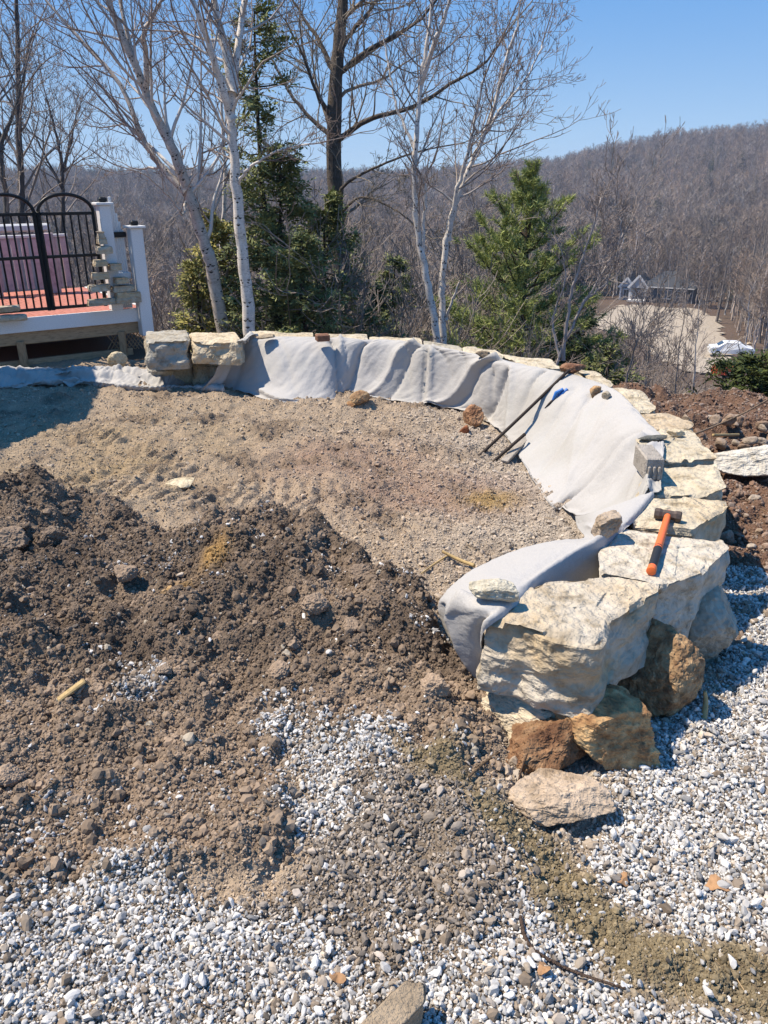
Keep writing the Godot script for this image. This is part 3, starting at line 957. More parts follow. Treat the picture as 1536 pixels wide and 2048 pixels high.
func needles(mb: MB, p: Vector3, d: Vector3, size: float, col: Color, r: RandomNumberGenerator, n: int) -> void:
	for k in n:
		var t := r.randf()
		var ld := (d * r.randf_range(0.4, 1.0) + Vector3(r.randfn(), r.randfn(), r.randfn()) * 0.55).normalized()
		var q := p + d * size * (t - 0.5) * 0.8
		var l := size * r.randf_range(0.55, 0.95)
		var wv := ld.cross(Vector3(r.randfn(), r.randfn(), r.randfn())).normalized() * 0.0045 * (0.6 + size * 4.0)
		var kk := r.randf_range(0.65, 1.35)
		var c := Color(col.r * kk, col.g * kk, col.b * kk)
		var a := mb.vert(q - wv, c); var b := mb.vert(q + wv, c); var e := mb.vert(q + ld * l, c)
		mb.tri(a, b, e)
func pine(called: String, label: String, u: float, top: float, z: float, width: float, whorls: int, seed_: int, cols: Array, tuft := 0.12, group := "") -> Node3D:
	var r := RandomNumberGenerator.new(); r.seed = seed_
	var tp := at_z(u, top, z)
	var base := Vector3(tp.x, 0, -z)
	base.y = land(base.x, base.z)
	var h := tp.y - base.y
	var tr := MB.new(); var cr := MB.new()
	var brown := wood_col("conifer", 1)
	stem(tr, [base - Vector3(0, 0.1, 0), base.lerp(tp, 0.5), tp - Vector3(0, 0.15, 0), tp], 0.012 * h + 0.02, 0.012, 8, brown, r)
	needles(cr, tp - Vector3(0, 0.12, 0), Vector3.UP, tuft * 1.4, cols[0], r, 60)
	for w in whorls:
		var t := (w + 0.4) / whorls
		var y := 1.0 - t * 0.97
		var nbr := r.randi_range(5, 7)
		var a0 := r.randf() * TAU
		for k in nbr:
			var a := a0 + TAU * k / nbr + r.randf_range(-0.3, 0.3)
			var l := width * minf(1.0, pow(t, 0.8) * 1.35) * r.randf_range(0.5, 1.25)
			var rise := lerpf(0.85, 0.1, minf(1.0, t * 1.5)) + r.randf_range(-0.12, 0.12)
			var d := Vector3(cos(a), rise, sin(a)).normalized()
			var p0 := base.lerp(tp, clampf(y + r.randf_range(-0.015, 0.015), 0.02, 0.99))
			var pts := [p0, p0 + d * l * 0.5, p0 + d * l + Vector3.UP * l * 0.22]
			tube(tr, pts, [0.016, 0.01, 0.004], 4, [brown, brown, brown])
			var nt := int(6 + l * 36)
			for j in nt:
				var f := pow(r.randf(), 0.55)
				if f < 0.22: continue
				var q := catmull(pts, f)
				var sd := d.cross(Vector3.UP).normalized() * r.randfn() * 0.16 * l
				q += sd + Vector3.UP * r.randf_range(0.0, 0.1) * l
				needles(cr, q, (d + sd.normalized() * 0.7 + Vector3.UP * 0.7).normalized(), tuft, cols[0].lerp(cols[1], r.randf()), r, 26)
	var t := thing(called, label, "tree", base, group)
	part(tr.mesh(base), "trunk", mats.bark, t)
	part(cr.mesh(base, false), "crown", mats.needle, t)
	return t

func build_near_trees() -> void:
	var white := Color(1, 1, 1)
	# the big white birch that stands just behind the wall
	leafless("birch_tree", "tall white birch trunk standing behind the left end of the cloth-covered wall", "tree", [
		[[[502, 690, 8.2], [490, 560, 8.2], [478, 430, 8.2], [468, 320, 8.2], [463, 225, 8.2], [474, 110, 8.3], [492, -20, 8.5], [500, -160, 8.6]], 0.078, 0.02, 0.45, 1.0, 18, [0.8, 1.7]],
		[[[464, 240, 8.2], [440, 160, 8.1], [415, 80, 8.0], [385, 0, 7.9], [360, -90, 7.8]], 0.045, 0.014, 0.2, 1.0, 10, [0.7, 1.4]],
		[[[466, 190, 8.2], [448, 90, 8.25], [428, 0, 8.3], [420, -110, 8.4]], 0.05, 0.016, 0.2, 1.0, 9, [0.7, 1.4]],
		[[[474, 370, 8.2], [500, 335, 8.1], [560, 300, 8.0], [640, 285, 7.9]], 0.018, 0.006, 0.3, 1.0, 8, [0.4, 0.9]]], BIRCH, "birch", 21, white)
	# leaning birch further left
	leafless("birch_tree", "birch leaning to the left with a scarred grey-white forking trunk", "tree", [
		[[[428, 560, 9.2], [410, 490, 9.2], [382, 400, 9.2], [345, 300, 9.2], [305, 215, 9.2], [265, 120, 9.2], [228, 30, 9.2], [190, -70, 9.2]], 0.085, 0.025, 0.25, 1.0, 20, [0.9, 2.0]],
		[[[375, 385, 9.2], [320, 330, 9.3], [285, 275, 9.4], [240, 170, 9.5], [170, 90, 9.6], [90, 0, 9.7]], 0.045, 0.012, 0.15, 1.0, 14, [0.7, 1.5]],
		[[[293, 195, 9.2], [292, 120, 9.1], [288, 65, 9.0], [305, 35, 9.0], [330, -20, 9.0]], 0.036, 0.012, 0.3, 1.0, 6, [0.6, 1.2]],
		[[[275, 140, 9.2], [255, 70, 9.3], [235, -30, 9.4]], 0.035, 0.014, 0.3, 1.0, 6, [0.6, 1.3]],
		[[[372, 400, 9.2], [365, 430, 9.0], [340, 395, 8.9], [290, 350, 8.8], [230, 330, 8.7]], 0.016, 0.006, 0.3, 1.0, 8, [0.4, 1.0]]], BIRCH, "birch", 22, Color(0.8, 0.76, 0.72))
	# slim white birch stem seen between cedar and the leaning birch
	leafless("birch_tree", "slender white birch stem between the leaning birch and the tall birch", "tree", [
		[[[438, 640, 11.0], [440, 540, 11.0], [447, 430, 11.0], [450, 350, 11.0], [446, 260, 11.0], [440, 150, 11.0]], 0.045, 0.014, 0.4, 1.0, 12, [0.7, 1.4]]], BIRCH, "birch", 23, white)
	# dark ash
	leafless("ash_tree", "big dark-barked leafless tree with wide spreading limbs behind the wall", "tree", [
		[[[688, 700, 13.0], [683, 560, 13.0], [672, 430, 13.0], [668, 300, 13.0], [671, 170, 13.0], [679, 70, 13.0], [690, -40, 13.0], [700, -160, 13.0]], 0.19, 0.06, 0.35, 1.0, 12, [1.0, 2.2]],
		[[[668, 290, 13.0], [690, 270, 12.9], [740, 238, 12.7], [830, 212, 12.5], [905, 165, 12.3], [965, 130, 12.2], [1010, 70, 12.1]], 0.050, 0.011, 0.15, 1.0, 14, [0.8, 1.8]],
		[[[670, 155, 13.0], [700, 128, 12.9], [745, 95, 12.8], [800, 65, 12.6], [850, 30, 12.5], [890, -30, 12.4]], 0.047, 0.013, 0.2, 1.0, 12, [0.8, 1.7]],
		[[[672, 115, 13.0], [700, 70, 13.1], [740, 20, 13.2], [780, -40, 13.3]], 0.043, 0.014, 0.2, 1.0, 8, [0.8, 1.6]],
		[[[667, 140, 13.0], [640, 85, 13.2], [610, 40, 13.4], [575, -20, 13.6]], 0.043, 0.013, 0.2, 1.0, 10, [0.8, 1.7]],
		[[[668, 275, 13.0], [630, 245, 13.1], [590, 200, 13.2], [560, 150, 13.3], [530, 90, 13.4]], 0.040, 0.011, 0.2, 1.0, 11, [0.8, 1.6]],
		[[[660, 230, 13.0], [635, 190, 12.8], [605, 110, 12.6], [570, 40, 12.4]], 0.032, 0.009, 0.2, 1.0, 9, [0.7, 1.4]],
		[[[672, 405, 13.0], [690, 370, 12.8], [740, 340, 12.6], [830, 305, 12.3], [930, 285, 12.0]], 0.032, 0.007, 0.2, 1.0, 11, [0.6, 1.3]],
		[[[674, 440, 13.0], [720, 395, 12.6], [790, 420, 12.3], [850, 470, 12.0]], 0.025, 0.006, 0.2, 1.0, 10, [0.5, 1.0]]], ASH, "bark", 24, Color(0.19, 0.155, 0.125))
	# white twin birch on the right of the ash
	leafless("birch_tree", "white birch with two slim upright stems left of the green pine", "tree", [
		[[[874, 700, 8.6], [862, 600, 8.6], [845, 520, 8.6], [832, 440, 8.6], [829, 350, 8.6], [836, 240, 8.6], [845, 150, 8.6], [858, 60, 8.6], [868, -60, 8.6]], 0.05, 0.014, 0.4, 1.0, 15, [0.7, 1.5]],
		[[[844, 520, 8.6], [848, 440, 8.55], [852, 380, 8.5], [842, 350, 8.5]], 0.02, 0.008, 0.4, 1.0, 3, [0.3, 0.6]],
		[[[842, 165, 8.6], [868, 90, 8.5], [890, 30, 8.4], [915, -60, 8.3]], 0.03, 0.012, 0.2, 1.0, 7, [0.6, 1.2]],
		[[[832, 300, 8.6], [800, 230, 8.7], [780, 150, 8.8], [765, 60, 8.9]], 0.018, 0.006, 0.2, 1.0, 8, [0.5, 1.1]]], BIRCH, "birch", 25, white)
	leafless("birch_tree", "white birch leaning right with a fan of fine twigs against the blue sky", "tree", [
		[[[886, 700, 9.0], [884, 600, 9.0], [888, 520, 9.0], [905, 430, 9.0], [928, 360, 9.0], [955, 300, 9.0], [985, 225, 9.0], [1010, 130, 9.0], [1040, 40, 9.0]], 0.05, 0.011, 0.45, 1.0, 20, [0.7, 1.5]],
		[[[897, 480, 9.0], [910, 400, 8.9], [935, 310, 8.8], [950, 240, 8.7], [965, 160, 8.6]], 0.03, 0.009, 0.3, 1.0, 10, [0.5, 1.2]],
		[[[962, 285, 9.0], [1005, 215, 9.1], [1050, 160, 9.2], [1085, 90, 9.3]], 0.02, 0.007, 0.15, 1.0, 12, [0.5, 1.1]],
		[[[890, 640, 9.0], [905, 600, 8.9], [920, 560, 8.8]], 0.02, 0.008, 0.4, 1.0, 3, [0.3, 0.5]]], BIRCH, "birch", 26, white)
	# grey trees on the far left
	leafless("bare_tree", "straight grey leafless tree rising above the black gate", "tree", [
		[[[48, 520, 13.0], [44, 400, 13.0], [38, 280, 13.0], [36, 150, 13.0], [34, 40, 13.0], [30, -80, 13.0]], 0.075, 0.02, 0.25, 1.0, 26, [0.9, 2.0]]], GREY, "bark", 27, Color(0.2, 0.18, 0.165))
	leafless("bare_tree", "crooked grey leafless tree at the left edge of the view", "tree", [
		[[[18, 500, 12.0], [12, 400, 12.0], [2, 290, 12.0], [30, 220, 12.0], [48, 140, 12.0]], 0.06, 0.012, 0.3, 1.0, 12, [0.7, 1.5]],
		[[[4, 300, 12.0], [-15, 200, 12.1], [-25, 90, 12.2], [-10, -40, 12.3]], 0.045, 0.015, 0.2, 1.0, 14, [0.8, 1.7]]], GREY, "bark", 28, Color(0.22, 0.2, 0.18))
	leafless("bare_tree", "bushy leafless tree behind the arch of the black gate", "tree", [
		[[[128, 520, 15.0], [126, 400, 15.0], [122, 320, 15.0], [110, 260, 15.0], [95, 200, 15.0]], 0.06, 0.012, 0.25, 1.0, 18, [1.0, 1.9]],
		[[[124, 350, 15.0], [140, 290, 15.1], [155, 220, 15.2]], 0.035, 0.01, 0.1, 1.0, 10, [0.8, 1.5]],
		[[[126, 380, 15.0], [95, 320, 14.8], [70, 270, 14.7]], 0.03, 0.01, 0.1, 1.0, 9, [0.8, 1.5]]], GREY, "bark", 29, Color(0.2, 0.18, 0.165))
	# pale many-stemmed small tree right of the pine
	leafless("bare_tree", "small pale many-stemmed leafless tree right of the green pine", "tree", [
		[[[1110, 740, 8.6], [1150, 640, 8.6], [1190, 570, 8.6], [1230, 500, 8.6], [1262, 440, 8.6]], 0.022, 0.006, 0.2, 1.0, 14, [0.3, 0.8]],
		[[[1125, 720, 8.6], [1140, 600, 8.5], [1165, 520, 8.4], [1190, 440, 8.3], [1205, 390, 8.3]], 0.02, 0.006, 0.3, 1.0, 11, [0.3, 0.7]],
		[[[1120, 715, 8.6], [1105, 640, 8.7], [1130, 560, 8.7], [1120, 490, 8.7]], 0.015, 0.005, 0.3, 1.0, 8, [0.2, 0.5]],
		[[[1170, 600, 8.6], [1215, 560, 8.5], [1240, 480, 8.4], [1238, 420, 8.4]], 0.014, 0.005, 0.2, 1.0, 8, [0.2, 0.5]]], PALE, "twig", 30, Color(0.4, 0.36, 0.33))
	var saplings := [
		[1385, 800, 1400, 600, 12.0, "thin white birch sapling beside the far gravel drive"], [1290, 770, 1312, 610, 11.0, "thin upright sapling in front of the far gravel drive, left of the white sapling"],
		[1348, 790, 1375, 590, 13.0, "thin dark sapling just left of the white birch sapling"], [1250, 775, 1290, 640, 9.0, "leaning pale sapling behind the wall's outer stones"],
		[1222, 760, 1300, 650, 9.5, "slanting bare sapling behind the reddish rock on the wall"], [720, 690, 735, 540, 10.0, "thin pale sapling between the dark tree and the twin birch"],
		[1000, 700, 955, 470, 12.0, "thin grey sapling close left of the green pine"], [1010, 700, 1005, 400, 16.0, "tall pale slender sapling behind the left side of the pine"], [1530, 650, 1500, 430, 60.0, ""]]
	var k := 0
	for s in saplings:
		if s[5] == "": continue
		k += 1
		leafless("sapling", s[5], "sapling", [[[[s[0], s[1], s[4]], [lerpf(s[0], s[2], 0.4), lerpf(s[1], s[3], 0.5), s[4]], [s[2], s[3], s[4]]], 0.0022 * s[4], 0.004, 0.3, 1.0, 13, [0.3, 0.8]]], PALE, "twig", 40 + k, Color(0.5, 0.46, 0.42) if k == 1 else Color(0.3, 0.26, 0.23))
	# evergreens
	var dk := Color(0.14, 0.165, 0.07); var md := Color(0.22, 0.235, 0.09); var ol := Color(0.35, 0.3, 0.09)
	var full := [[0, 0.1, 0.35, 0.7, 1.0], [0.8, 1.0, 0.85, 0.5, 0.06]]
	var thin := [[0, 0.2, 0.45, 0.6, 0.85, 1.0], [0.9, 1.0, 0.6, 0.4, 0.45, 0.1]]
	cedar("cedar_tree", "tall thin cedar with sparse drooping sprays beside the white birch", 508, 20, 10.0, 0.95, 1500, 51, [dk, md], thin)
	cedar("cedar_tree", "dark dense cedar just right of the tall white birch", 560, 300, 9.6, 0.98, 2000, 52, [dk, md], full)
	cedar("cedar_tree", "dark cedar in front of the big dark tree trunk", 650, 395, 10.5, 0.95, 1800, 53, [dk, md], full)
	cedar("cedar_tree", "olive yellow-green cedar left of the tall white birch", 432, 430, 10.0, 0.68, 1500, 54, [md, ol], full)
	cedar("cedar_tree", "low yellowish cedar beside the olive cedar by the deck", 392, 520, 9.6, 0.45, 900, 55, [md, ol], full)
	cedar("cedar_tree", "small dark cedar between the tall birch and dark cedars", 605, 480, 9.0, 0.6, 1200, 56, [dk, md], full)
	cedar("cedar_tree", "green young spruce low behind the right part of the far wall", 790, 520, 14.0, 1.1, 1500, 57, [dk, md], full)
	cedar("cedar_tree", "green young spruce beside the twin birch stems", 745, 570, 13.0, 0.9, 1100, 58, [dk, Color(0.05, 0.085, 0.03)], full)
	cedar("cedar_tree", "broad dark evergreen bush behind the dark tree trunk", 700, 470, 17.0, 1.5, 1500, 59, [dk, md], full)
	pine("pine_tree", "bright green young pine behind the curve of the wall", 1064, 335, 10.5, 1.28, 16, 61, [Color(0.31, 0.345, 0.115), Color(0.23, 0.27, 0.10)])
	cedar("evergreen_shrub", "dark evergreen shrub under the pale many-stemmed tree", 1165, 640, 10.0, 0.75, 1000, 62, [dk, Color(0.05, 0.075, 0.03)], full)
	cedar("evergreen_shrub", "green juniper shrub at the right edge behind the dirt bank", 1540, 712, 8.0, 0.5, 1300, 63, [Color(0.035, 0.05, 0.015), Color(0.07, 0.085, 0.02)], [[0, 0.3, 0.8, 1.0], [1.0, 1.0, 0.8, 0.3]])
	cedar("evergreen_shrub", "small dark evergreen sprig behind the slabs of the curved wall", 1225, 690, 9.5, 0.4, 500, 64, [dk, md], full)

func far_tree(seed_: int, spread: float) -> ArrayMesh:
	var r := RandomNumberGenerator.new(); r.seed = seed_
	var mb := MB.new()
	var bark := Color(0.36, 0.31, 0.28)
	var st := stem(mb, [Vector3.ZERO, Vector3(r.randf_range(-0.02, 0.02), 0.35, r.randf_range(-0.02, 0.02)), Vector3(r.randf_range(-0.04, 0.04), 0.7, r.randf_range(-0.04, 0.04)), Vector3(r.randf_range(-0.05, 0.05), 0.96, 0)], 0.011, 0.003, 4, bark, RandomNumberGenerator.new())
	for k in st[0].size():
		pass
	for k in 20:
		var t := lerpf(0.3, 0.98, pow((k + r.randf()) / 20.0, 0.85))
		var q := catmull(st[0], t)
		var a := r.randf() * TAU
		var d := Vector3(cos(a), r.randf_range(0.5, 1.5), sin(a)).normalized()
		var l := spread * (1.1 - 0.75 * t) * r.randf_range(0.6, 1.1)
		var e := q + d * l
		var c := Color(0.28, 0.23, 0.2)
		tube(mb, [q, e], [0.0042, 0.0016], 3, [c, c])
		for j in 8:
			var f := r.randf_range(0.25, 1.0)
			var q2 := q.lerp(e, f)
			var d2 := (d + Vector3(r.randfn(), r.randfn() * 0.6 + 0.4, r.randfn()) * 0.6).normalized()
			var kk := r.randf_range(0.8, 1.2)
			var c2 := Color(0.27 * kk, 0.218 * kk, 0.175 * kk)
			var e2 := q2 + d2 * l * r.randf_range(0.3, 0.55)
			tube(mb, [q2, e2], [0.0022, 0.0009], 3, [c2, c2])
			for i in 2:
				var q3 := q2.lerp(e2, r.randf_range(0.4, 1.0))
				var e3 := q3 + (d2 + Vector3(r.randfn(), r.randfn() * 0.5 + 0.3, r.randfn()) * 0.6).normalized() * l * 0.22
				tube(mb, [q3, e3], [0.0015, 0.0007], 3, [c2, c2])
	return mb.mesh(Vector3.ZERO, false)
func far_fir(seed_: int) -> ArrayMesh:
	var r := RandomNumberGenerator.new(); r.seed = seed_
	var mb := MB.new()
	stem(mb, [Vector3.ZERO, Vector3(0, 0.5, 0), Vector3(0, 1, 0)], 0.015, 0.003, 4, wood_col("conifer", 1), r)
	for k in 260:
		var t := lerpf(0.14, 0.99, (k + r.randf()) / 260.0)
		var a := r.randf() * TAU
		var l := 0.26 * (1.02 - t) * r.randf_range(0.6, 1.15) + 0.015
		var p := Vector3(0, t, 0)
		var d := Vector3(cos(a), r.randf_range(-0.3, 0.1), sin(a)).normalized()
		spray(mb, p + d * l * 0.25, d, Vector3.UP, l, Color(0.055, 0.075, 0.035), r, 5)
	return mb.mesh(Vector3.ZERO, false)

func in_clearing(x: float, z: float) -> bool:
	return poly_sd(clear_poly, Vector2(x, z)) > -1.5
const ORD := ["first", "second", "third", "fourth", "fifth", "sixth", "seventh", "eighth", "ninth", "tenth", "eleventh", "twelfth", "thirteenth", "fourteenth", "fifteenth", "sixteenth", "seventeenth", "eighteenth", "nineteenth", "twentieth"]
func build_forest() -> void:
	var r := RandomNumberGenerator.new(); r.seed = 9
	var kinds := []; var rows := []
	for k in 6:
		kinds.append(far_tree(100 + k, [0.22, 0.26, 0.3, 0.2, 0.34, 0.25][k])); rows.append([[], []])
	var firs := [far_fir(120), far_fir(121)]
	var frows := [[[], []], [[], []]]
	var n := 0
	while n < 26000:
		n += 1
		var rr := sqrt(r.randf()) * 690.0 if n > 6500 else 60.0 + 190.0 * r.randf()
		var az := deg_to_rad(r.randf_range(-36, 36))
		if rr < 60.0: continue
		var x := sin(az) * rr; var z := -cos(az) * rr
		if in_clearing(x, z): continue
		if rr < 150.0 and rad_to_deg(az) > 9.0 and (rr < 98.0 or rad_to_deg(az) < 19.5 and rr < 143.0): continue     # the open ground round the house; its trees are built one by one
		var y := land(x, z)
		var h := r.randf_range(7.5, 13.5) * (0.8 if rr < 150.0 else 1.0)
		if rr > 540.0 and az < 0.0: h *= 1.15
		var fir := r.randf() < (0.045 if rr > 250 else 0.03) * (2.6 if na.get_noise_2d(x * 0.25, z * 0.25) > 0.2 else 0.5) + (0.5 if rr > 540 and az < 0.0 else 0.0)
		var xf := Transform3D(Basis(Vector3.UP, r.randf() * TAU).scaled_local(Vector3(h, h, h) * Vector3(r.randf_range(0.85, 1.25), 1, r.randf_range(0.85, 1.25))), Vector3(x, y - 0.2, z))
		var patch := 1.0 + 0.5 * na.get_noise_2d(x * 0.35 + 70.0, z * 0.35)
		var kk := r.randf_range(0.7, 1.35) * patch; var wm := r.randf_range(-0.09, 0.09)
		if fir:
			var k := r.randi() % 2
			frows[k][0].append(xf); frows[k][1].append(Color(kk, kk, kk))
		else:
			var k := r.randi() % 6
			rows[k][0].append(xf); rows[k][1].append(Color(kk * (1.0 + wm), kk, kk * (1.0 - wm)))
	scatter("leafless_forest", "grey-brown leafless forest covering the valley and the hill", "forest", kinds, rows, mats.twig)
	scatter("far_evergreens", "scattered dark evergreens standing in the leafless hillside forest", "forest", firs, frows, mats.needle)
	# trees one can tell apart between the wall and the valley, and round the house
	var protos := []
	for k in 3:
		var t := Node3D.new()
		t.name = "valley_tree"
		var mb := MB.new(); var cr := MB.new()
		var rs := RandomNumberGenerator.new(); rs.seed = 500 + k
		var st := stem(mb, [Vector3.ZERO, Vector3(rs.randf_range(-0.2, 0.2), 3, rs.randf_range(-0.2, 0.2)), Vector3(rs.randf_range(-0.4, 0.4), 7, 0.1), Vector3(rs.randf_range(-0.5, 0.5), 10, 0)], 0.15, 0.03, 7, Color(0.36, 0.31, 0.28), rs)
		sprout(cr, st, 0.35, 1.0, [22, 18, 26][k], [1.0, 2.4], {"kind": "grey", "lift": 0.6, "wild": 0.14, "thin": 0.008, "levels": 2, "sprout": [7, 4, 0], "angle": [25, 55], "short": [0.32, 0.6]}, rs)
		part(mb.mesh(), "trunk", mats.bark, t)
		part(cr.mesh(Vector3.ZERO, false), "crown", mats.twig, t)
		tag(t, "", "tree")
		protos.append(t)
	var spots := []
	# [u, base v, distance, height, label]
	var named := [[1345, 690, 128.0, 13.0], [1412, 672, 118.0, 12.0], [1440, 668, 112.0, 14.0], [1486, 672, 105.0, 15.0], [1512, 680, 100.0, 15.5], [1535, 690, 95.0, 15.0], [1456, 660, 130.0, 13.0], [1390, 655, 138.0, 13.5], [1368, 640, 150.0, 14.0], [1330, 600, 172.0, 14.0], [1318, 560, 176.0, 16.0], [1358, 560, 170.0, 15.0], [1400, 600, 160.0, 14.0], [1425, 610, 152.0, 13.0], [1470, 625, 145.0, 14.0], [1500, 620, 140.0, 15.0], [1300, 600, 178.0, 13.0], [1525, 640, 120.0, 15.0], [1265, 560, 170.0, 12.0], [1220, 560, 160.0, 12.0]]
	for s in named:
		var p := at_z(s[0], 600, s[2])
		var rank := 0
		for q in named:
			if q[0] < s[0]: rank += 1
		spots.append([p.x, p.z, s[3], "slim leafless tree round the far gravel clearing, %s from the left" % ORD[rank], "trees round the far clearing"])
	for k in 58:
		var d := r.randf_range(15.0, 60.0)
		var az := deg_to_rad(r.randf_range(-28, 9))
		var x := sin(az) * d; var z := -cos(az) * d
		var y := land(x, z)
		var lim := 1.6 - d * tan(deg_to_rad(r.randf_range(0.6, 5.0))) - y
		if lim < 2.0: continue
		spots.append([x, z, minf(lim, 11.0), "grey leafless tree on the wooded slope below the far wall", "trees on the slope below the wall"])
	for s in spots:
		var src: Node3D = protos[r.randi() % 3]
		var o: Node3D = copy(src, s[3], Vector3(s[0], land(s[0], s[1]) - 0.1, s[1]), r.randf() * TAU, Vector3.ONE * s[2] / 10.5 * Vector3(r.randf_range(0.9, 1.2), 1, r.randf_range(0.9, 1.2)))
		o.set_meta("group", s[4])
	# brush close behind the wall
	var bushes := []
	for k in 3:
		var t := Node3D.new()
		t.name = "leafless_bush"
		var cr := MB.new()
		var rs := RandomNumberGenerator.new(); rs.seed = 600 + k
		for j in 9:
			grow(cr, Vector3(rs.randf_range(-0.15, 0.15), -0.05, rs.randf_range(-0.15, 0.15)), Vector3(rs.randfn() * 0.4, 1, rs.randfn() * 0.4), rs.randf_range(1.3, 2.1), 0.012, 0, {"kind": "grey", "lift": 0.3, "wild": 0.15, "thin": 0.003, "levels": 2, "sprout": [8, 5, 0], "angle": [20, 55], "short": [0.3, 0.6]}, rs)
		part(cr.mesh(Vector3.ZERO, false), "twigs", mats.twig, t)
		tag(t, "", "bush")
		bushes.append(t)
	for k in 46:
		var right := k >= 30
		var d := r.randf_range(9.0, 19.0) if not right else r.randf_range(8.0, 20.0)
		var az := deg_to_rad(r.randf_range(-24, 6) if not right else r.randf_range(9, 20))
		var x := sin(az) * d; var z := -cos(az) * d
		var y := land(x, z)
		var lim := 1.6 - d * tan(deg_to_rad(r.randf_range(2.0, 7.0) if not right else r.randf_range(8.0, 11.5))) - y
		if lim < 0.7: continue
		var o: Node3D = copy(bushes[r.randi() % 3], "tangled leafless brush on the slope %s" % ("below the curved end of the wall" if right else "behind the far wall"), Vector3(x, y, z), r.randf() * TAU, Vector3.ONE * lim / 1.9)
		o.set_meta("group", "leafless brush below the wall" if right else "leafless brush behind the wall")
	for o in protos + bushes: o.free()
# ---------------------------------------------------------------- the wall
func wall_stone(px: Array, y: float, drop: float, spread: float, seed_: int, label: String, o := {}) -> void:
	var top := []
	for p in px: top.append(on_y(p[0], p[1], y))
	var mb := block(top, drop, spread, seed_, o)
	var cen := Vector3.ZERO
	for p in top: cen += p
	cen /= top.size()
	cen.y = y - drop
	var s := solo(mb.mesh(cen, false), "wall_stone", mats[o.get("mat", "lime")], cen)
	tag(s, label, "stone", "stones of the curved retaining wall")
func rock(called: String, label: String, at: Vector3, radii: Vector3, turn: Vector3, seed_: int, m: String, col: Color, o := {}) -> MeshInstance3D:
	var mb := boulder(o.get("level", 4), radii, seed_, o.get("cuts", 10), o.get("rough", 0.07), col, o.get("planes", []))
	var bs := Basis.from_euler(turn)
	var low := 1e9
	for k in mb.v.size():
		mb.v[k] = bs * mb.v[k]
		low = minf(low, mb.v[k].y)
	for k in mb.v.size(): mb.v[k].y -= low
	var s := solo(mb.mesh(Vector3.ZERO, o.get("level", 4) < 4), called, mats[m], at - Vector3(0, o.get("sink", 0.006), 0))
	tag(s, label, o.get("cat", "rock"), o.get("group", ""))
	return s

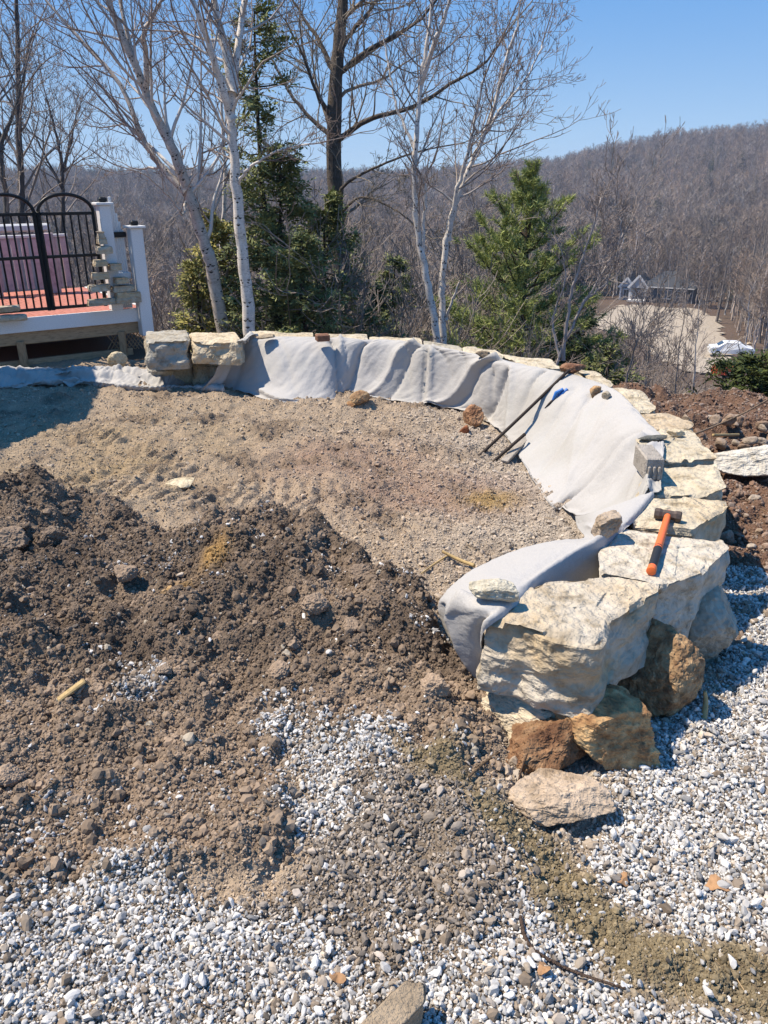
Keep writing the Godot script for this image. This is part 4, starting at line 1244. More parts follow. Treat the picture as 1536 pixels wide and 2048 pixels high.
func build_wall() -> void:
	var cream := Color(0.53, 0.48, 0.39)
	var chalk := Color(0.53, 0.485, 0.42)
	# stones from the near end, round the curve, to the deck
	wall_stone([[1021, 1190], [1094, 1163], [1202, 1153], [1318, 1168], [1316, 1183], [1275, 1206], [1222, 1240], [1216, 1272], [1198, 1286], [1157, 1281], [1085, 1267], [1035, 1250], [965, 1232], [980, 1205]], 0.43, 0.26, 0.0, 1, "large pale flat-topped block at the near end of the wall, in front of the hammer", {"tint": chalk, "step": 0.0062, "rough": 0.026, "relief": 0.008, "round": 1})
	wall_stone([[1239, 1050], [1338, 1066], [1445, 1084], [1458, 1100], [1406, 1142], [1326, 1172], [1200, 1149], [1196, 1109], [1214, 1081]], 0.415, 0.3, -0.03, 2, "broad pale block carrying the hammer handle", {"tint": Color(0.55, 0.515, 0.46), "stain": Color(0.42, 0.3, 0.15), "step": 0.007, "rough": 0.026, "relief": 0.011, "round": 1})
	wall_stone([[1290, 995], [1454, 994], [1457, 1010], [1386, 1061], [1263, 1046]], 0.42, 0.34, 0.0, 3, "cream block under the hammer head", {"tint": cream, "step": 0.011, "rough": 0.022, "relief": 0.01})
	wall_stone([[1290, 932], [1432, 934], [1453, 978], [1420, 987], [1280, 984]], 0.42, 0.34, 0.0, 4, "cream block beside the upright grooved brick", {"tint": cream, "step": 0.011, "rough": 0.022, "relief": 0.014})
	wall_stone([[1290, 856], [1384, 854], [1406, 882], [1436, 918], [1300, 920], [1270, 880]], 0.42, 0.34, 0.0, 5, "cream rounded block with a small stone lying on it", {"tint": cream, "step": 0.012, "rough": 0.022, "relief": 0.016})
	wall_stone([[1245, 826], [1335, 823], [1389, 847], [1384, 855], [1262, 858]], 0.415, 0.34, 0.0, 6, "tan shaded slab between two cream blocks on the curve", {"tint": Color(0.5, 0.42, 0.32), "step": 0.018})
	wall_stone([[1218, 776], [1282, 777], [1312, 810], [1311, 819], [1262, 824]], 0.42, 0.34, 0.0, 7, "cream slab next to the small grey pebbles on the cloth", {"tint": cream, "step": 0.019})
	wall_stone([[1146, 737], [1190, 742], [1228, 766], [1222, 774], [1205, 774]], 0.42, 0.34, 0.0, 8, "cream slab right of the reddish rock on the wall", {"tint": cream, "step": 0.02})
	wall_stone([[1000, 708], [1100, 718], [1124, 738], [1060, 737]], 0.42, 0.4, 0.0, 9, "thin cream slab showing behind the cloth left of the reddish rock", {"tint": cream, "step": 0.022})
	wall_stone([[925, 692], [985, 698], [1008, 712], [1000, 722], [925, 706]], 0.42, 0.4, 0.0, 10, "small cream slab showing behind the cloth by the dark pebble", {"tint": cream, "step": 0.022})
	wall_stone([[846, 682], [922, 690], [926, 704], [850, 692]], 0.425, 0.4, 0.0, 11, "grey ledge stone behind the cloth below the white birches", {"tint": Color(0.42, 0.4, 0.35), "step": 0.022})
	wall_stone([[738, 670], [842, 677], [846, 691], [740, 681]], 0.42, 0.4, 0.0, 12, "long pale stone edge behind the middle of the cloth", {"tint": cream, "step": 0.025})
	wall_stone([[630, 666], [734, 669], [736, 680], [630, 677]], 0.42, 0.4, 0.0, 13, "pale stone edge under the brick on the far wall", {"tint": cream, "step": 0.025})
	wall_stone([[503, 662], [626, 665], [626, 676], [500, 674]], 0.42, 0.4, 0.0, 14, "pale stone edge under the small flat stone on the far wall", {"tint": cream, "step": 0.025})
	wall_stone([[381, 664], [470, 666], [482, 678], [476, 686], [386, 683]], 0.43, 0.18, 0.0, 15, "cream squared block standing clear left of the cloth", {"tint": Color(0.56, 0.49, 0.38), "step": 0.018, "rough": 0.03})
	wall_stone([[292, 662], [372, 660], [378, 674], [372, 682], [292, 683]], 0.43, 0.23, 0.0, 16, "block at the corner of the deck with shade painted into its grey tint, left of the cream squared block", {"tint": Color(0.42, 0.405, 0.37), "step": 0.018, "rough": 0.03, "stain": Color(0.4, 0.35, 0.28)})  # grey tint stands in for the leaf shade on this block
	wall_stone([[296, 712], [372, 710], [384, 730], [300, 733]], 0.17, 0.2, 0.02, 17, "rough grey footing stone under the shade-tinted block by the deck", {"tint": Color(0.36, 0.36, 0.35), "step": 0.02, "rough": 0.035})
	wall_stone([[376, 706], [436, 704], [446, 724], [388, 728]], 0.2, 0.22, 0.02, 18, "pale jagged footing stone under the cream squared block", {"tint": Color(0.5, 0.46, 0.38), "step": 0.02, "rough": 0.04})
	# footing boulders at the near end
	rock("boulder", "tall brown-flanked boulder propping the near end of the wall", on_y(1300, 1408, -0.02), Vector3(0.135, 0.165, 0.14), Vector3(0.15, 0.5, -0.12), 31, "rusty", Color(0.42, 0.36, 0.28), {"level": 5, "sink": 0.03})
	rock("boulder", "shaded grey boulder half hidden under the hammer block", on_y(1395, 1300, 0.0), Vector3(0.16, 0.15, 0.17), Vector3(0.1, 1.4, 0.2), 32, "lime", Color(0.42, 0.39, 0.34), {"level": 4, "sink": 0.03})
	rock("boulder", "grey footing boulder in the deep shadow under the near block", on_y(1210, 1330, 0.0), Vector3(0.2, 0.12, 0.17), Vector3(0.1, 0.4, 0.1), 38, "lime", Color(0.38, 0.35, 0.3), {"level": 4, "sink": 0.03})
	rock("boulder", "rust-brown rounded boulder in front of the near block", on_y(1105, 1520, 0.0), Vector3(0.155, 0.105, 0.115), Vector3(0.05, 0.35, 0.1), 33, "rusty", Color(0.29, 0.21, 0.155), {"level": 5, "sink": 0.02, "cuts": 9, "rough": 0.09})
	rock("boulder", "tan angular boulder between the rust-brown one and the gravel", on_y(1208, 1506, 0.0), Vector3(0.19, 0.115, 0.125), Vector3(-0.06, -0.45, -0.16), 34, "rusty", Color(0.55, 0.44, 0.3), {"level": 5, "sink": 0.02, "cuts": 9})
	rock("boulder", "pale layered slab lying left of the rust-brown boulder", on_y(1040, 1468, 0.0), Vector3(0.19, 0.085, 0.115), Vector3(0.12, -0.5, 0.02), 35, "lime", Color(0.58, 0.52, 0.42), {"level": 5, "sink": 0.015, "cuts": 10})
	rock("boulder", "low pinkish boulder half buried nearest the camera", on_y(1118, 1628, 0.0), Vector3(0.135, 0.07, 0.085), Vector3(0.1, -0.2, 0.0), 36, "lime", Color(0.46, 0.375, 0.3), {"level": 5, "sink": 0.02, "cuts": 8})
	rock("boulder", "pale stone slab lying on the brown bank outside the wall", on_y(1515, 935, 0.0), Vector3(0.3, 0.085, 0.16), Vector3(0.1, 0.1, 0.05), 37, "lime", Color(0.6, 0.58, 0.54), {"level": 5, "sink": 0.02, "cuts": 8})

var cloth_points := PackedVector3Array()
# where the line of sight to a point of the photograph meets the cloth
func on_cloth(u: float, w: float) -> Vector3:
	var d := ray(u, w).normalized()
	var best := 1e9
	var at := Vector3.ZERO
	for p in cloth_points:
		var q := p - EYE
		var t := q.dot(d)
		var e := (q - d * t).length_squared() / (t * t) + t * 2e-6
		if e < best:
			best = e; at = p
	return at
func build_cloth() -> void:
	var tint := Color(0.445, 0.435, 0.418)
	var root := thing("geotextile_cloth", "light grey landscape cloth draped over the inner face of the curved wall", "cloth", Vector3(0, 0, -5))
	# main drape: top edge and foot of each station
	var edge := [[478, 684, 405, 778], [500, 673, 470, 772], [570, 674, 560, 797], [650, 677, 640, 797], [720, 680, 705, 787], [790, 683, 775, 793], [855, 693, 850, 803], [930, 706, 930, 815], [1000, 722, 982, 838], [1070, 738, 1020, 872], [1130, 750, 1042, 905], [1192, 766, 1075, 955], [1240, 795, 1108, 1000], [1278, 845, 1140, 1014], [1316, 884, 1185, 1024], [1312, 940, 1230, 1020], [1306, 984, 1252, 1032]]
	var st := []
	for e in edge:
		var a := on_y(e[0], e[1], 0.436)
		var b := on_y(e[2], e[3], 0.03)
		if e[0] > 1300 and e[1] > 930: b = on_y(e[2], e[3], 0.36)
		elif e[2] == 1185: b = on_y(e[2], e[3], 0.2)
		var outw := Vector3(a.x - b.x, 0, a.z - b.z).normalized()
		var m1 := a.lerp(b, 0.3) + Vector3(0, 0.05, 0)
		var m2 := a.lerp(b, 0.68) + Vector3(0, -0.015, 0)
		st.append([a + outw * 0.05 + Vector3(0, 0.003, 0), a, m1, m2, b, b - outw * 0.03 + Vector3(0, -0.012, 0)])
	var n := edge.size() - 1.0
	var S := func(k: float, t: float) -> Vector2: return Vector2(k / n, t)
	var cr := []
	for c in [[0.7, 0.1, 0.35, 0.95, -0.07, 0.10], [1.0, 0.15, 0.9, 1.0, 0.05, 0.08], [3.1, 0.15, 3.75, 0.85, 0.075, 0.10], [4.25, 0.1, 3.8, 0.9, 0.07, 0.09], [3.4, 0.1, 3.5, 0.5, -0.04, 0.07], [1.6, 0.75, 2.6, 0.95, -0.05, 0.1],
		[5.6, 0.15, 4.4, 0.9, -0.06, 0.12], [5.95, 0.1, 5.9, 0.95, 0.06, 0.05], [6.15, 0.1, 6.1, 0.95, -0.05, 0.06], [5.85, 0.1, 5.0, 0.85, 0.045, 0.06], [6.05, 0.1, 6.6, 0.5, 0.035, 0.06], [7.9, 0.15, 6.1, 0.9, -0.07, 0.14], [8.0, 0.15, 6.4, 0.95, 0.04, 0.07],
		[8.3, 0.35, 7.6, 0.9, 0.07, 0.10], [8.35, 0.3, 8.9, 0.85, -0.05, 0.10], [9.3, 0.15, 8.7, 0.9, 0.04, 0.08], [9.9, 0.2, 9.6, 0.95, -0.03, 0.06], [10.6, 0.35, 10.3, 0.7, 0.03, 0.08], [11.2, 0.3, 10.9, 0.75, 0.028, 0.06], [12.6, 0.2, 12.0, 0.6, -0.03, 0.1], [13.2, 0.25, 12.3, 0.9, 0.045, 0.08], [13.6, 0.3, 12.9, 0.95, -0.055, 0.09], [13.9, 0.15, 13.3, 0.8, 0.04, 0.06], [14.2, 0.1, 13.8, 0.6, -0.03, 0.05], [15.2, 0.1, 14.6, 0.8, 0.02, 0.07]]:
		cr.append([S.call(c[0], c[1]), S.call(c[2], c[3]), c[4] * 0.95, c[5], 8.0])
	var cz := RandomNumberGenerator.new(); cz.seed = 12
	for k in 26:
		var a := cz.randf_range(0.5, 15.5); var b := a + cz.randfn() * 0.9
		cr.append([S.call(a, cz.randf_range(0.1, 0.7)), S.call(b, cz.randf_range(0.3, 1.0)), cz.randf_range(-0.022, 0.022), cz.randf_range(0.03, 0.08), 8.0])
	var mb := cloth(st, 300, 46, cr, 0.016, 3, tint)
	cloth_points.append_array(mb.v.slice(0, 301 * 47))
	part(mb.mesh(root.position), "draped_panel", mats.cloth, root)
	# folded strip at the near end: rows run from the pinned rock to the near corner, each from back edge to front edge
	var sp := []
	for row in [
		[[1150, 1032, 0.17], [1180, 1026, 0.3], [1235, 1010, 0.40], [1300, 985, 0.44]],
		[[1155, 1055, 0.2], [1185, 1050, 0.33], [1215, 1045, 0.42], [1262, 1030, 0.44]],
		[[1168, 1076, 0.33], [1185, 1076, 0.39], [1205, 1072, 0.43], [1232, 1058, 0.436]],
		[[1115, 1082, 0.36], [1150, 1084, 0.41], [1180, 1084, 0.432], [1203, 1083, 0.436]],
		[[1045, 1098, 0.33], [1090, 1105, 0.4], [1125, 1112, 0.42], [1148, 1122, 0.40]],
		[[975, 1125, 0.30], [1020, 1140, 0.4], [1060, 1152, 0.43], [1085, 1164, 0.41]],
		[[920, 1158, 0.27], [960, 1172, 0.4], [1000, 1184, 0.445], [1035, 1192, 0.44]],
		[[886, 1192, 0.24], [920, 1200, 0.36], [955, 1212, 0.435], [995, 1220, 0.445]],
		[[876, 1216, 0.19], [898, 1222, 0.28], [930, 1232, 0.36], [962, 1240, 0.42]],
		[[888, 1258, 0.12], [908, 1266, 0.2], [935, 1275, 0.27], [955, 1278, 0.31]],
		[[915, 1305, 0.07], [932, 1312, 0.12], [950, 1322, 0.17], [966, 1325, 0.2]],
		[[942, 1340, 0.05], [955, 1348, 0.075], [972, 1358, 0.09], [992, 1358, 0.11]]]:
		var l := []
		for q in row: l.append(on_y(q[0], q[1], q[2]))
		var hang: float = [0.02, 0.02, 0.03, 0.2, 0.3, 0.28, 0.04, 0.02, 0.03, 0.03, 0.03, 0.02][sp.size()]
		l.append(l[3] + Vector3(0.012, -hang, 0.01))
		sp.append(l)
	var c2 := [[Vector2(0.62, 0.35), Vector2(0.98, 0.45), 0.05, 0.16, 3.0], [Vector2(0.68, 0.7), Vector2(0.98, 0.75), -0.04, 0.14, 3.0], [Vector2(0.7, 0.1), Vector2(0.95, 0.15), -0.03, 0.12, 3.0], [Vector2(0.1, 0.2), Vector2(0.3, 0.7), 0.012, 0.15, 3.0]]
	var mb2 := cloth(sp, 120, 34, c2, 0.006, 5, tint)
	cloth_points.append_array(mb2.v.slice(0, 121 * 35))
	part(mb2.mesh(root.position), "end_strip", mats.cloth, root)
	# the loose end trailing along the ground to the deck
	var sl := []
	for q in [[-60, 735, 790], [40, 738, 778], [120, 742, 768], [190, 742, 772], [250, 738, 778], [310, 742, 782], [360, 738, 780], [410, 728, 782], [455, 700, 786]]:
		var b := on_y(q[0], q[1], 0.05); var f := on_y(q[0] - 4, q[2], 0.0)
		sl.append([b + Vector3(0, -0.03, 0), b.lerp(f, 0.2) + Vector3(0, 0.07, 0), b.lerp(f, 0.42) + Vector3(0, 0.02, 0), b.lerp(f, 0.62) + Vector3(0, 0.09, 0), b.lerp(f, 0.82) + Vector3(0, 0.035, 0), f + Vector3(0, 0.045, 0.02), f + Vector3(0, 0.0, 0.0)])
	var c3 := []
	var r := RandomNumberGenerator.new(); r.seed = 4
	for k in 30:
		var s := r.randf_range(0.03, 0.97)
		c3.append([Vector2(s, r.randf_range(0.0, 0.5)), Vector2(s + r.randf_range(-0.12, 0.12), r.randf_range(0.6, 1.0)), r.randf_range(-0.05, 0.05), r.randf_range(0.08, 0.2), 5.0])
	var mb3 := cloth(sl, 170, 44, c3, 0.045, 8, tint)
	part(mb3.mesh(root.position), "trailing_end", mats.cloth, root)

# ---------------------------------------------------------------- tools and small things
func on_ground(u: float, w: float) -> Vector3:
	var p := on_y(u, w, 0.05)
	for k in 4:
		p = on_y(u, w, ground(p.x, p.z)[0])
	return p
func rod(called: String, label: String, cat: String, pts: Array, r0: float, r1: float, m: String, sides := 6, tint := Color.WHITE) -> void:
	var mb := MB.new()
	var n := pts.size() * 4
	var a := []; var rr := []; var cc := []
	for k in n + 1:
		a.append(catmull(pts, float(k) / n)); rr.append(lerpf(r0, r1, float(k) / n)); cc.append(tint)
	tube(mb, a, rr, sides, cc, true)
	var s := solo(mb.mesh(pts[0]), called, mats[m], pts[0])
	tag(s, label, cat)
func build_small_things() -> void:
	# sledge hammer
	var hh := on_y(1336, 1030, 0.447)
	var he := on_y(1302, 1143, 0.436)
	var t := thing("sledge_hammer", "short sledge hammer with orange and black handle lying on the pale blocks", "hammer", hh)
	var dir := (he - hh).normalized()
	var across := dir.cross(Vector3.UP).normalized()
	var mb := MB.new()
	var hp := []; var hr := []; var hc := []
	for q in [[-0.049, 0.017], [-0.046, 0.022], [-0.03, 0.0228], [-0.02, 0.0195], [0.02, 0.0195], [0.03, 0.0228], [0.046, 0.022], [0.049, 0.017]]:
		hp.append(across * q[0]); hr.append(q[1]); hc.append(Color.WHITE)
	tube(mb, hp, hr, 8, hc, true)
	part(mb.mesh(Vector3.ZERO, false), "head", mats.hammer_steel, t)
	var l := hh.distance_to(he)
	var seg := func(a: float, b: float, ra: float, rb: float, called: String, m: String, parent: Node) -> MeshInstance3D:
		var k := MB.new()
		ra *= 0.85; rb *= 0.85
		tube(k, [dir * l * a, dir * l * (a + 0.006), dir * l * ((a + b) * 0.5), dir * l * (b - 0.006), dir * l * b], [ra * 0.9, ra, (ra + rb) * 0.5, rb, rb * 0.9], 14, [Color.WHITE, Color.WHITE, Color.WHITE, Color.WHITE, Color.WHITE], true)
		return part(k.mesh(), called, mats[m], parent)
	var hd: MeshInstance3D = seg.call(-0.05, 0.60, 0.0145, 0.0165, "handle", "orange_plastic", t)
	seg.call(0.60, 0.93, 0.0172, 0.0168, "grip", "grip_rubber", hd)
	seg.call(0.93, 1.0, 0.0178, 0.019, "end_cap", "orange_plastic", hd)
	seg.call(0.615, 0.64, 0.0178, 0.0178, "collar", "orange_plastic", hd)
	# iron bars leaning on the cloth
	rod("iron_bar", "long thin dark iron bar leaning across the cloth", "bar", [on_cloth(1136, 750) + Vector3(0, 0.03, 0), on_cloth(1136, 750).lerp(on_ground(952, 918), 0.5) + Vector3(0, 0.012, 0), on_ground(952, 918)], 0.0105, 0.0105, "rust_iron")
	rod("iron_bar", "short dark iron bar poking out from under the cloth", "bar", [on_y(1050, 868, 0.14), on_ground(986, 924)], 0.011, 0.010, "rust_iron")
	var bm := beam(on_y(1060, 868, 0.10), on_ground(1008, 928) + Vector3(0, 0.015, 0), 0.05, 0.02, 0.003)
	var o := solo(bm[0], "wood_stake", mats.concrete, bm[1].origin); o.basis = bm[1].basis
	tag(o, "grey weathered wooden stake beside the short iron bar", "stake")
	# blue handled tool on the cloth
	var ba := on_cloth(1132, 782); var bb := on_cloth(1092, 816)
	var kt := thing("blue_tool", "small blue-handled hand tool lying on the cloth", "tool", ba)
	var km := MB.new()
	for s in [-1.0, 1.0]:
		var off := Vector3(0.014 * s, 0.012, 0)
		tube(km, [off, (bb - ba) * 0.28 + off * 1.6, (bb - ba) * 0.55 + off * 0.5], [0.009, 0.014, 0.008], 7, [Color.WHITE, Color.WHITE, Color.WHITE], true)
	part(km.mesh(), "handle", mats.blue_plastic, kt)
	var kb := MB.new()
	tube(kb, [(bb - ba) * 0.5 + Vector3(0, 0.012, 0), (bb - ba) * 0.8 + Vector3(0, 0.01, 0), bb - ba + Vector3(0, 0.008, 0)], [0.009, 0.007, 0.002], 6, [Color.WHITE, Color.WHITE, Color.WHITE], true)
	part(kb.mesh(), "blade", mats.rust_iron, kt)
	# grooved brick standing on the cloth edge
	var bp := on_y(1303, 958, 0.432)
	var br := thing("grooved_brick", "tan concrete brick with grooves weighing down the cloth edge", "brick", bp)
	br.rotation.y = -0.06
	var body := part(box_mesh(Vector3(0.078, 0.10, 0.2), 0.006), "body", mats.concrete, br)
	body.position = Vector3(0, 0.05, -0.08)
	for s in [-1.0, 0.0, 1.0]:
		var rb := part(box_mesh(Vector3(0.013, 0.06, 0.012), 0.004), "rib", mats.concrete, br)
		rb.position = Vector3(s * 0.021, 0.034, 0.0225)
	# bricks and rocks on the cloth and in the dirt
	var b1 := solo(box_mesh(Vector3(0.11, 0.055, 0.08), 0.008), "brick", mats.brick, on_y(645, 675, 0.465) )
	b1.rotation.y = 0.3
	tag(b1, "small reddish-brown brick on top of the far wall", "brick")
	rock("holding_rock", "squared brown-grey rock pinning the cloth near the hammer", on_cloth(1211, 1066), Vector3(0.065, 0.055, 0.055), Vector3(0, 0.2, 0.05), 41, "lime", Color(0.42, 0.35, 0.29), {"cuts": 6, "planes": [[Vector3(0, 1, 0), 0.7], [Vector3(0, -1, 0), 0.7], [Vector3(1, 0, 0.1), 0.7], [Vector3(-1, 0, 0.1), 0.75], [Vector3(0, 0, 1), 0.7]]})
	rock("holding_rock", "flat pale flaky rock on the folded strip of cloth", on_cloth(990, 1195), Vector3(0.075, 0.035, 0.05), Vector3(0.1, -0.3, -0.1), 42, "lime", Color(0.55, 0.53, 0.46), {"cuts": 8})
	rock("holding_rock", "reddish-brown rock on the wall top by the long iron bar", on_y(1146, 748, 0.43), Vector3(0.1, 0.042, 0.06), Vector3(0, 0.2, 0.1), 43, "rusty", Color(0.3, 0.2, 0.16), {"cuts": 8})
	rock("holding_rock", "small tan rock on the cloth above the blue-handled tool", on_cloth(1190, 795), Vector3(0.05, 0.04, 0.04), Vector3(0, 0.4, 0), 44, "rusty", Color(0.5, 0.42, 0.32), {"level": 3})
	rock("holding_rock", "smallest grey-tan rock at the cloth edge beside the cream slab", on_cloth(1214, 795), Vector3(0.035, 0.03, 0.03), Vector3(0, 0.9, 0), 45, "lime", Color(0.4, 0.36, 0.3), {"level": 3})
	rock("holding_rock", "thin dark slate lying over the cloth edge above the brick", on_y(1302, 877, 0.438), Vector3(0.085, 0.013, 0.035), Vector3(0, 0.1, 0.03), 46, "lime", Color(0.12, 0.125, 0.12), {"level": 3})
	rock("holding_rock", "small cream stone lying on the rounded cream block", on_y(1353, 869, 0.425), Vector3(0.055, 0.022, 0.03), Vector3(0, 0.1, 0), 47, "lime", Color(0.55, 0.48, 0.36), {"level": 3})
	rock("holding_rock", "flat brownish stone on the far wall beside the birch trunk", on_y(533, 676, 0.437), Vector3(0.09, 0.022, 0.05), Vector3(0, 0.2, 0), 48, "lime", Color(0.36, 0.3, 0.23), {"level": 3})
	rock("holding_rock", "small dark brown rock on the cloth below the pine", on_cloth(966, 716), Vector3(0.06, 0.03, 0.04), Vector3(0, 0.2, 0), 49, "lime", Color(0.22, 0.18, 0.14), {"level": 3})
	rock("loose_rock", "tan rock at the foot of the cloth in the middle", on_ground(722, 806), Vector3(0.1, 0.06, 0.07), Vector3(0, 0.6, 0.1), 50, "rusty", Color(0.45, 0.38, 0.29), {"sink": 0.01})
	rock("loose_rock", "dull brown rock just below the tan rock by the cloth", on_ground(700, 815), Vector3(0.06, 0.03, 0.05), Vector3(0, 0.6, 0.1), 51, "rusty", Color(0.4, 0.3, 0.2), {"sink": 0.01, "level": 3})
	rock("loose_rock", "pointed pinkish rock leaning at the cloth's fold", on_ground(945, 850), Vector3(0.07, 0.1, 0.085), Vector3(0.2, 0.2, -0.4), 152, "rusty", Color(0.45, 0.33, 0.26), {"sink": 0.01, "cuts": 8})
	rock("loose_rock", "brick-red shard on the grit below the pointed rock", on_ground(930, 868), Vector3(0.045, 0.03, 0.03), Vector3(0.3, 0.3, 0.4), 53, "rusty", Color(0.4, 0.2, 0.13), {"level": 3})
	rock("loose_rock", "flat pale stone lying in the tyre tracks", on_ground(365, 974), Vector3(0.095, 0.018, 0.075), Vector3(0.03, 0.7, -0.03), 54, "lime", Color(0.6, 0.53, 0.4), {"rough": 0.02, "cuts": 7, "sink": -0.006})
	rock("loose_rock", "cream rock standing in the shade under the deck", on_ground(238, 740), Vector3(0.09, 0.09, 0.06), Vector3(0, 0.3, 0.5), 55, "lime", Color(0.5, 0.44, 0.33), {"level": 3})
	var rr := RandomNumberGenerator.new(); rr.seed = 31
	for k in 34:                                   # rubble on the bank outside the wall
		var u := rr.randf_range(1370, 1560); var w := rr.randf_range(845, 905)
		if k > 24: u = rr.randf_range(1440, 1560); w = rr.randf_range(960, 1110)
		var s := rr.randf_range(0.02, 0.055)
		var c := Color(0.28, 0.19, 0.14).lerp(Color(0.42, 0.38, 0.34), rr.randf())
		rock("rubble_stone", "brown rubble stone on the dirt bank outside the wall", on_ground(u, w), Vector3(s * 1.2, s * 0.75, s), Vector3(rr.randf(), rr.randf() * 6, rr.randf()), 700 + k, "lime", c, {"level": 2, "cuts": 6, "sink": s * 0.3, "group": "rubble on the bank outside the wall"})
	for k in 12:
		var q: Array = [[630, 1215, 0.05], [440, 1300, 0.06], [330, 1345, 0.028], [20, 1560, 0.04], [870, 1385, 0.045], [720, 1160, 0.05], [560, 1350, 0.04], [250, 1150, 0.05], [110, 1085, 0.06], [30, 1090, 0.07], [840, 1200, 0.04], [700, 1260, 0.035]][k]
		var p := on_ground(q[0], q[1])
		var g := ground(p.x, p.z)
		rock("soil_clod", "large lump of dark earth %s" % ["on the heap's right shoulder", "in the middle of the dug soil, casting a round shadow", "beside the small white gravel pocket", "at the left edge above the gravel", "just left of the pale layered slab", "near the top of the heap's right slope", "below the middle lump of dug soil", "above the wheel rut on the left", "on the left mound, small", "on the left mound at the picture edge", "beside the hanging corner of the cloth", "low on the right shoulder of the heap"][k], p, Vector3(q[2], q[2] * 0.75, q[2] * 0.9), Vector3(0, k * 1.3, 0), 760 + k, "clod", Color(g[1], g[2], g[3]) * 1.25, {"level": 4, "cuts": 5, "rough": 0.16, "sink": q[2] * 0.35, "cat": "clod", "group": "large clods on the soil heap"})
	# concrete fragment at the bottom edge
	var cf := block([on_y(690, 2080, 0.10), on_y(812, 1952, 0.10), on_y(850, 1966, 0.095), on_y(852, 2000, 0.09), on_y(770, 2095, 0.09)], 0.11, -0.005, 61, {"tint": Color(0.9, 0.78, 0.62), "step": 0.006, "rough": 0.012, "relief": 0.006, "round": 1})
	var cp := on_y(790, 2020, 0.0)
	var cs := solo(cf.mesh(cp), "stone_fragment", mats.concrete, cp)
	cs.material_override.vertex_color_use_as_albedo = true
	tag(cs, "broken tan stone fragment poking in at the bottom edge", "stone")
	# wood, sticks, leaves
	var ca := on_ground(118, 1412) + Vector3(0, 0.022, 0); var cb := on_ground(172, 1374) + Vector3(0, 0.026, 0)
	var wb := beam(ca, cb, 0.025, 0.012, 0.004)
	var wo := solo(wb[0], "wood_chip", mats.straw, wb[1].origin); wo.basis = wb[1].basis
	tag(wo, "split yellow piece of wood lying on the dark soil", "wood")
	rod("stick", "pale bent stick lying beside the folded strip of cloth", "stick", [on_ground(884, 1114) + Vector3(0, 0.03, 0), on_ground(915, 1132) + Vector3(0, 0.035, 0), on_ground(948, 1143) + Vector3(0, 0.03, 0)], 0.007, 0.009, "straw")
	rod("stick", "thin dark twig branching off the pale bent stick", "stick", [on_ground(893, 1120) + Vector3(0, 0.02, 0), on_ground(865, 1138) + Vector3(0, 0.02, 0), on_ground(842, 1152) + Vector3(0, 0.012, 0)], 0.005, 0.003, "straw", 5)
	rod("stick", "long thin branch on the bank outside the wall", "stick", [on_y(1378, 872, 0.02), on_y(1430, 852, 0.06), on_y(1490, 825, 0.16), on_y(1560, 785, 0.3)], 0.008, 0.005, "bark", 6, Color(0.3, 0.22, 0.16))
	rod("stick", "short pale stick among the rubble outside the wall", "stick", [on_ground(1425, 882) + Vector3(0, 0.04, 0), on_ground(1475, 880) + Vector3(0, 0.04, 0)], 0.012, 0.01, "straw", 5)
	rod("stick", "dry twig standing in front of the rust-brown boulder", "stick", [on_ground(1030, 1592), on_ground(1040, 1560) + Vector3(0, 0.03, 0), on_ground(1052, 1545) + Vector3(0, 0.07, 0)], 0.003, 0.002, "bark", 5, Color(0.16, 0.1, 0.07))
	rod("stick", "bent dark twig on the soil left of the boulders", "stick", [on_ground(938, 1560) + Vector3(0, 0.012, 0), on_ground(968, 1535) + Vector3(0, 0.016, 0), on_ground(1000, 1510) + Vector3(0, 0.012, 0)], 0.004, 0.003, "bark", 5, Color(0.2, 0.14, 0.09))
	rod("stick", "long dark root winding over the olive soil at the bottom right", "stick", [on_ground(1040, 1840) + Vector3(0, 0.012, 0), on_ground(1060, 1900) + Vector3(0, 0.012, 0), on_ground(1140, 1950) + Vector3(0, 0.015, 0), on_ground(1250, 1985) + Vector3(0, 0.012, 0)], 0.005, 0.003, "bark", 5, Color(0.13, 0.09, 0.065))
	rod("stick", "dry upright stalk in the gravel right of the tall boulder", "stick", [on_ground(1408, 1442) - Vector3(0, 0.01, 0), on_ground(1405, 1425) + Vector3(0.004, 0.04, 0), on_ground(1402, 1420) + Vector3(0.0, 0.075, 0)], 0.011, 0.005, "straw", 6)
	for q in [[1432, 1780, 0.028, "tan curled dead leaf on the gravel at the lower right"], [1085, 1946, 0.018, "small orange-brown dead leaf near the bottom root"], [675, 1962, 0.018, "small dark red dead leaf on the gravel by the stone fragment"], [1245, 1768, 0.02, "brown leaf scrap at the edge of the olive soil"]]:
		var lf := MB.new()
		var p := on_ground(q[0], q[1]) + Vector3(0, 0.016, 0)
		var c := lf.vert(Vector3(0, 0.004, 0))
		var nn := 14
		for k in nn:
			var a := TAU * k / nn
			var rd: float = q[2] * (1.0 + 0.22 * cos(a * 3.0 + q[0]) - 0.25 * maxf(0, cos(a - 1.0)))
			lf.vert(Vector3(cos(a) * rd, 0.006 * sin(a * 2.0 + q[0]), sin(a) * rd * 0.8))
		for k in nn:
			lf.tri(c, 1 + k, 1 + (k + 1) % nn)
		for k in nn + 1:
			lf.vert(lf.v[k] - Vector3(0, 0.0012, 0))
		for k in nn:
			lf.tri(nn + 1, nn + 2 + (k + 1) % nn, nn + 2 + k)
		var ls := solo(lf.mesh(Vector3.ZERO, false), "dead_leaf", mats.dry_leaf, p)
		ls.rotation = Vector3(0.15, q[0], 0.1)
		tag(ls, q[3], "leaf")
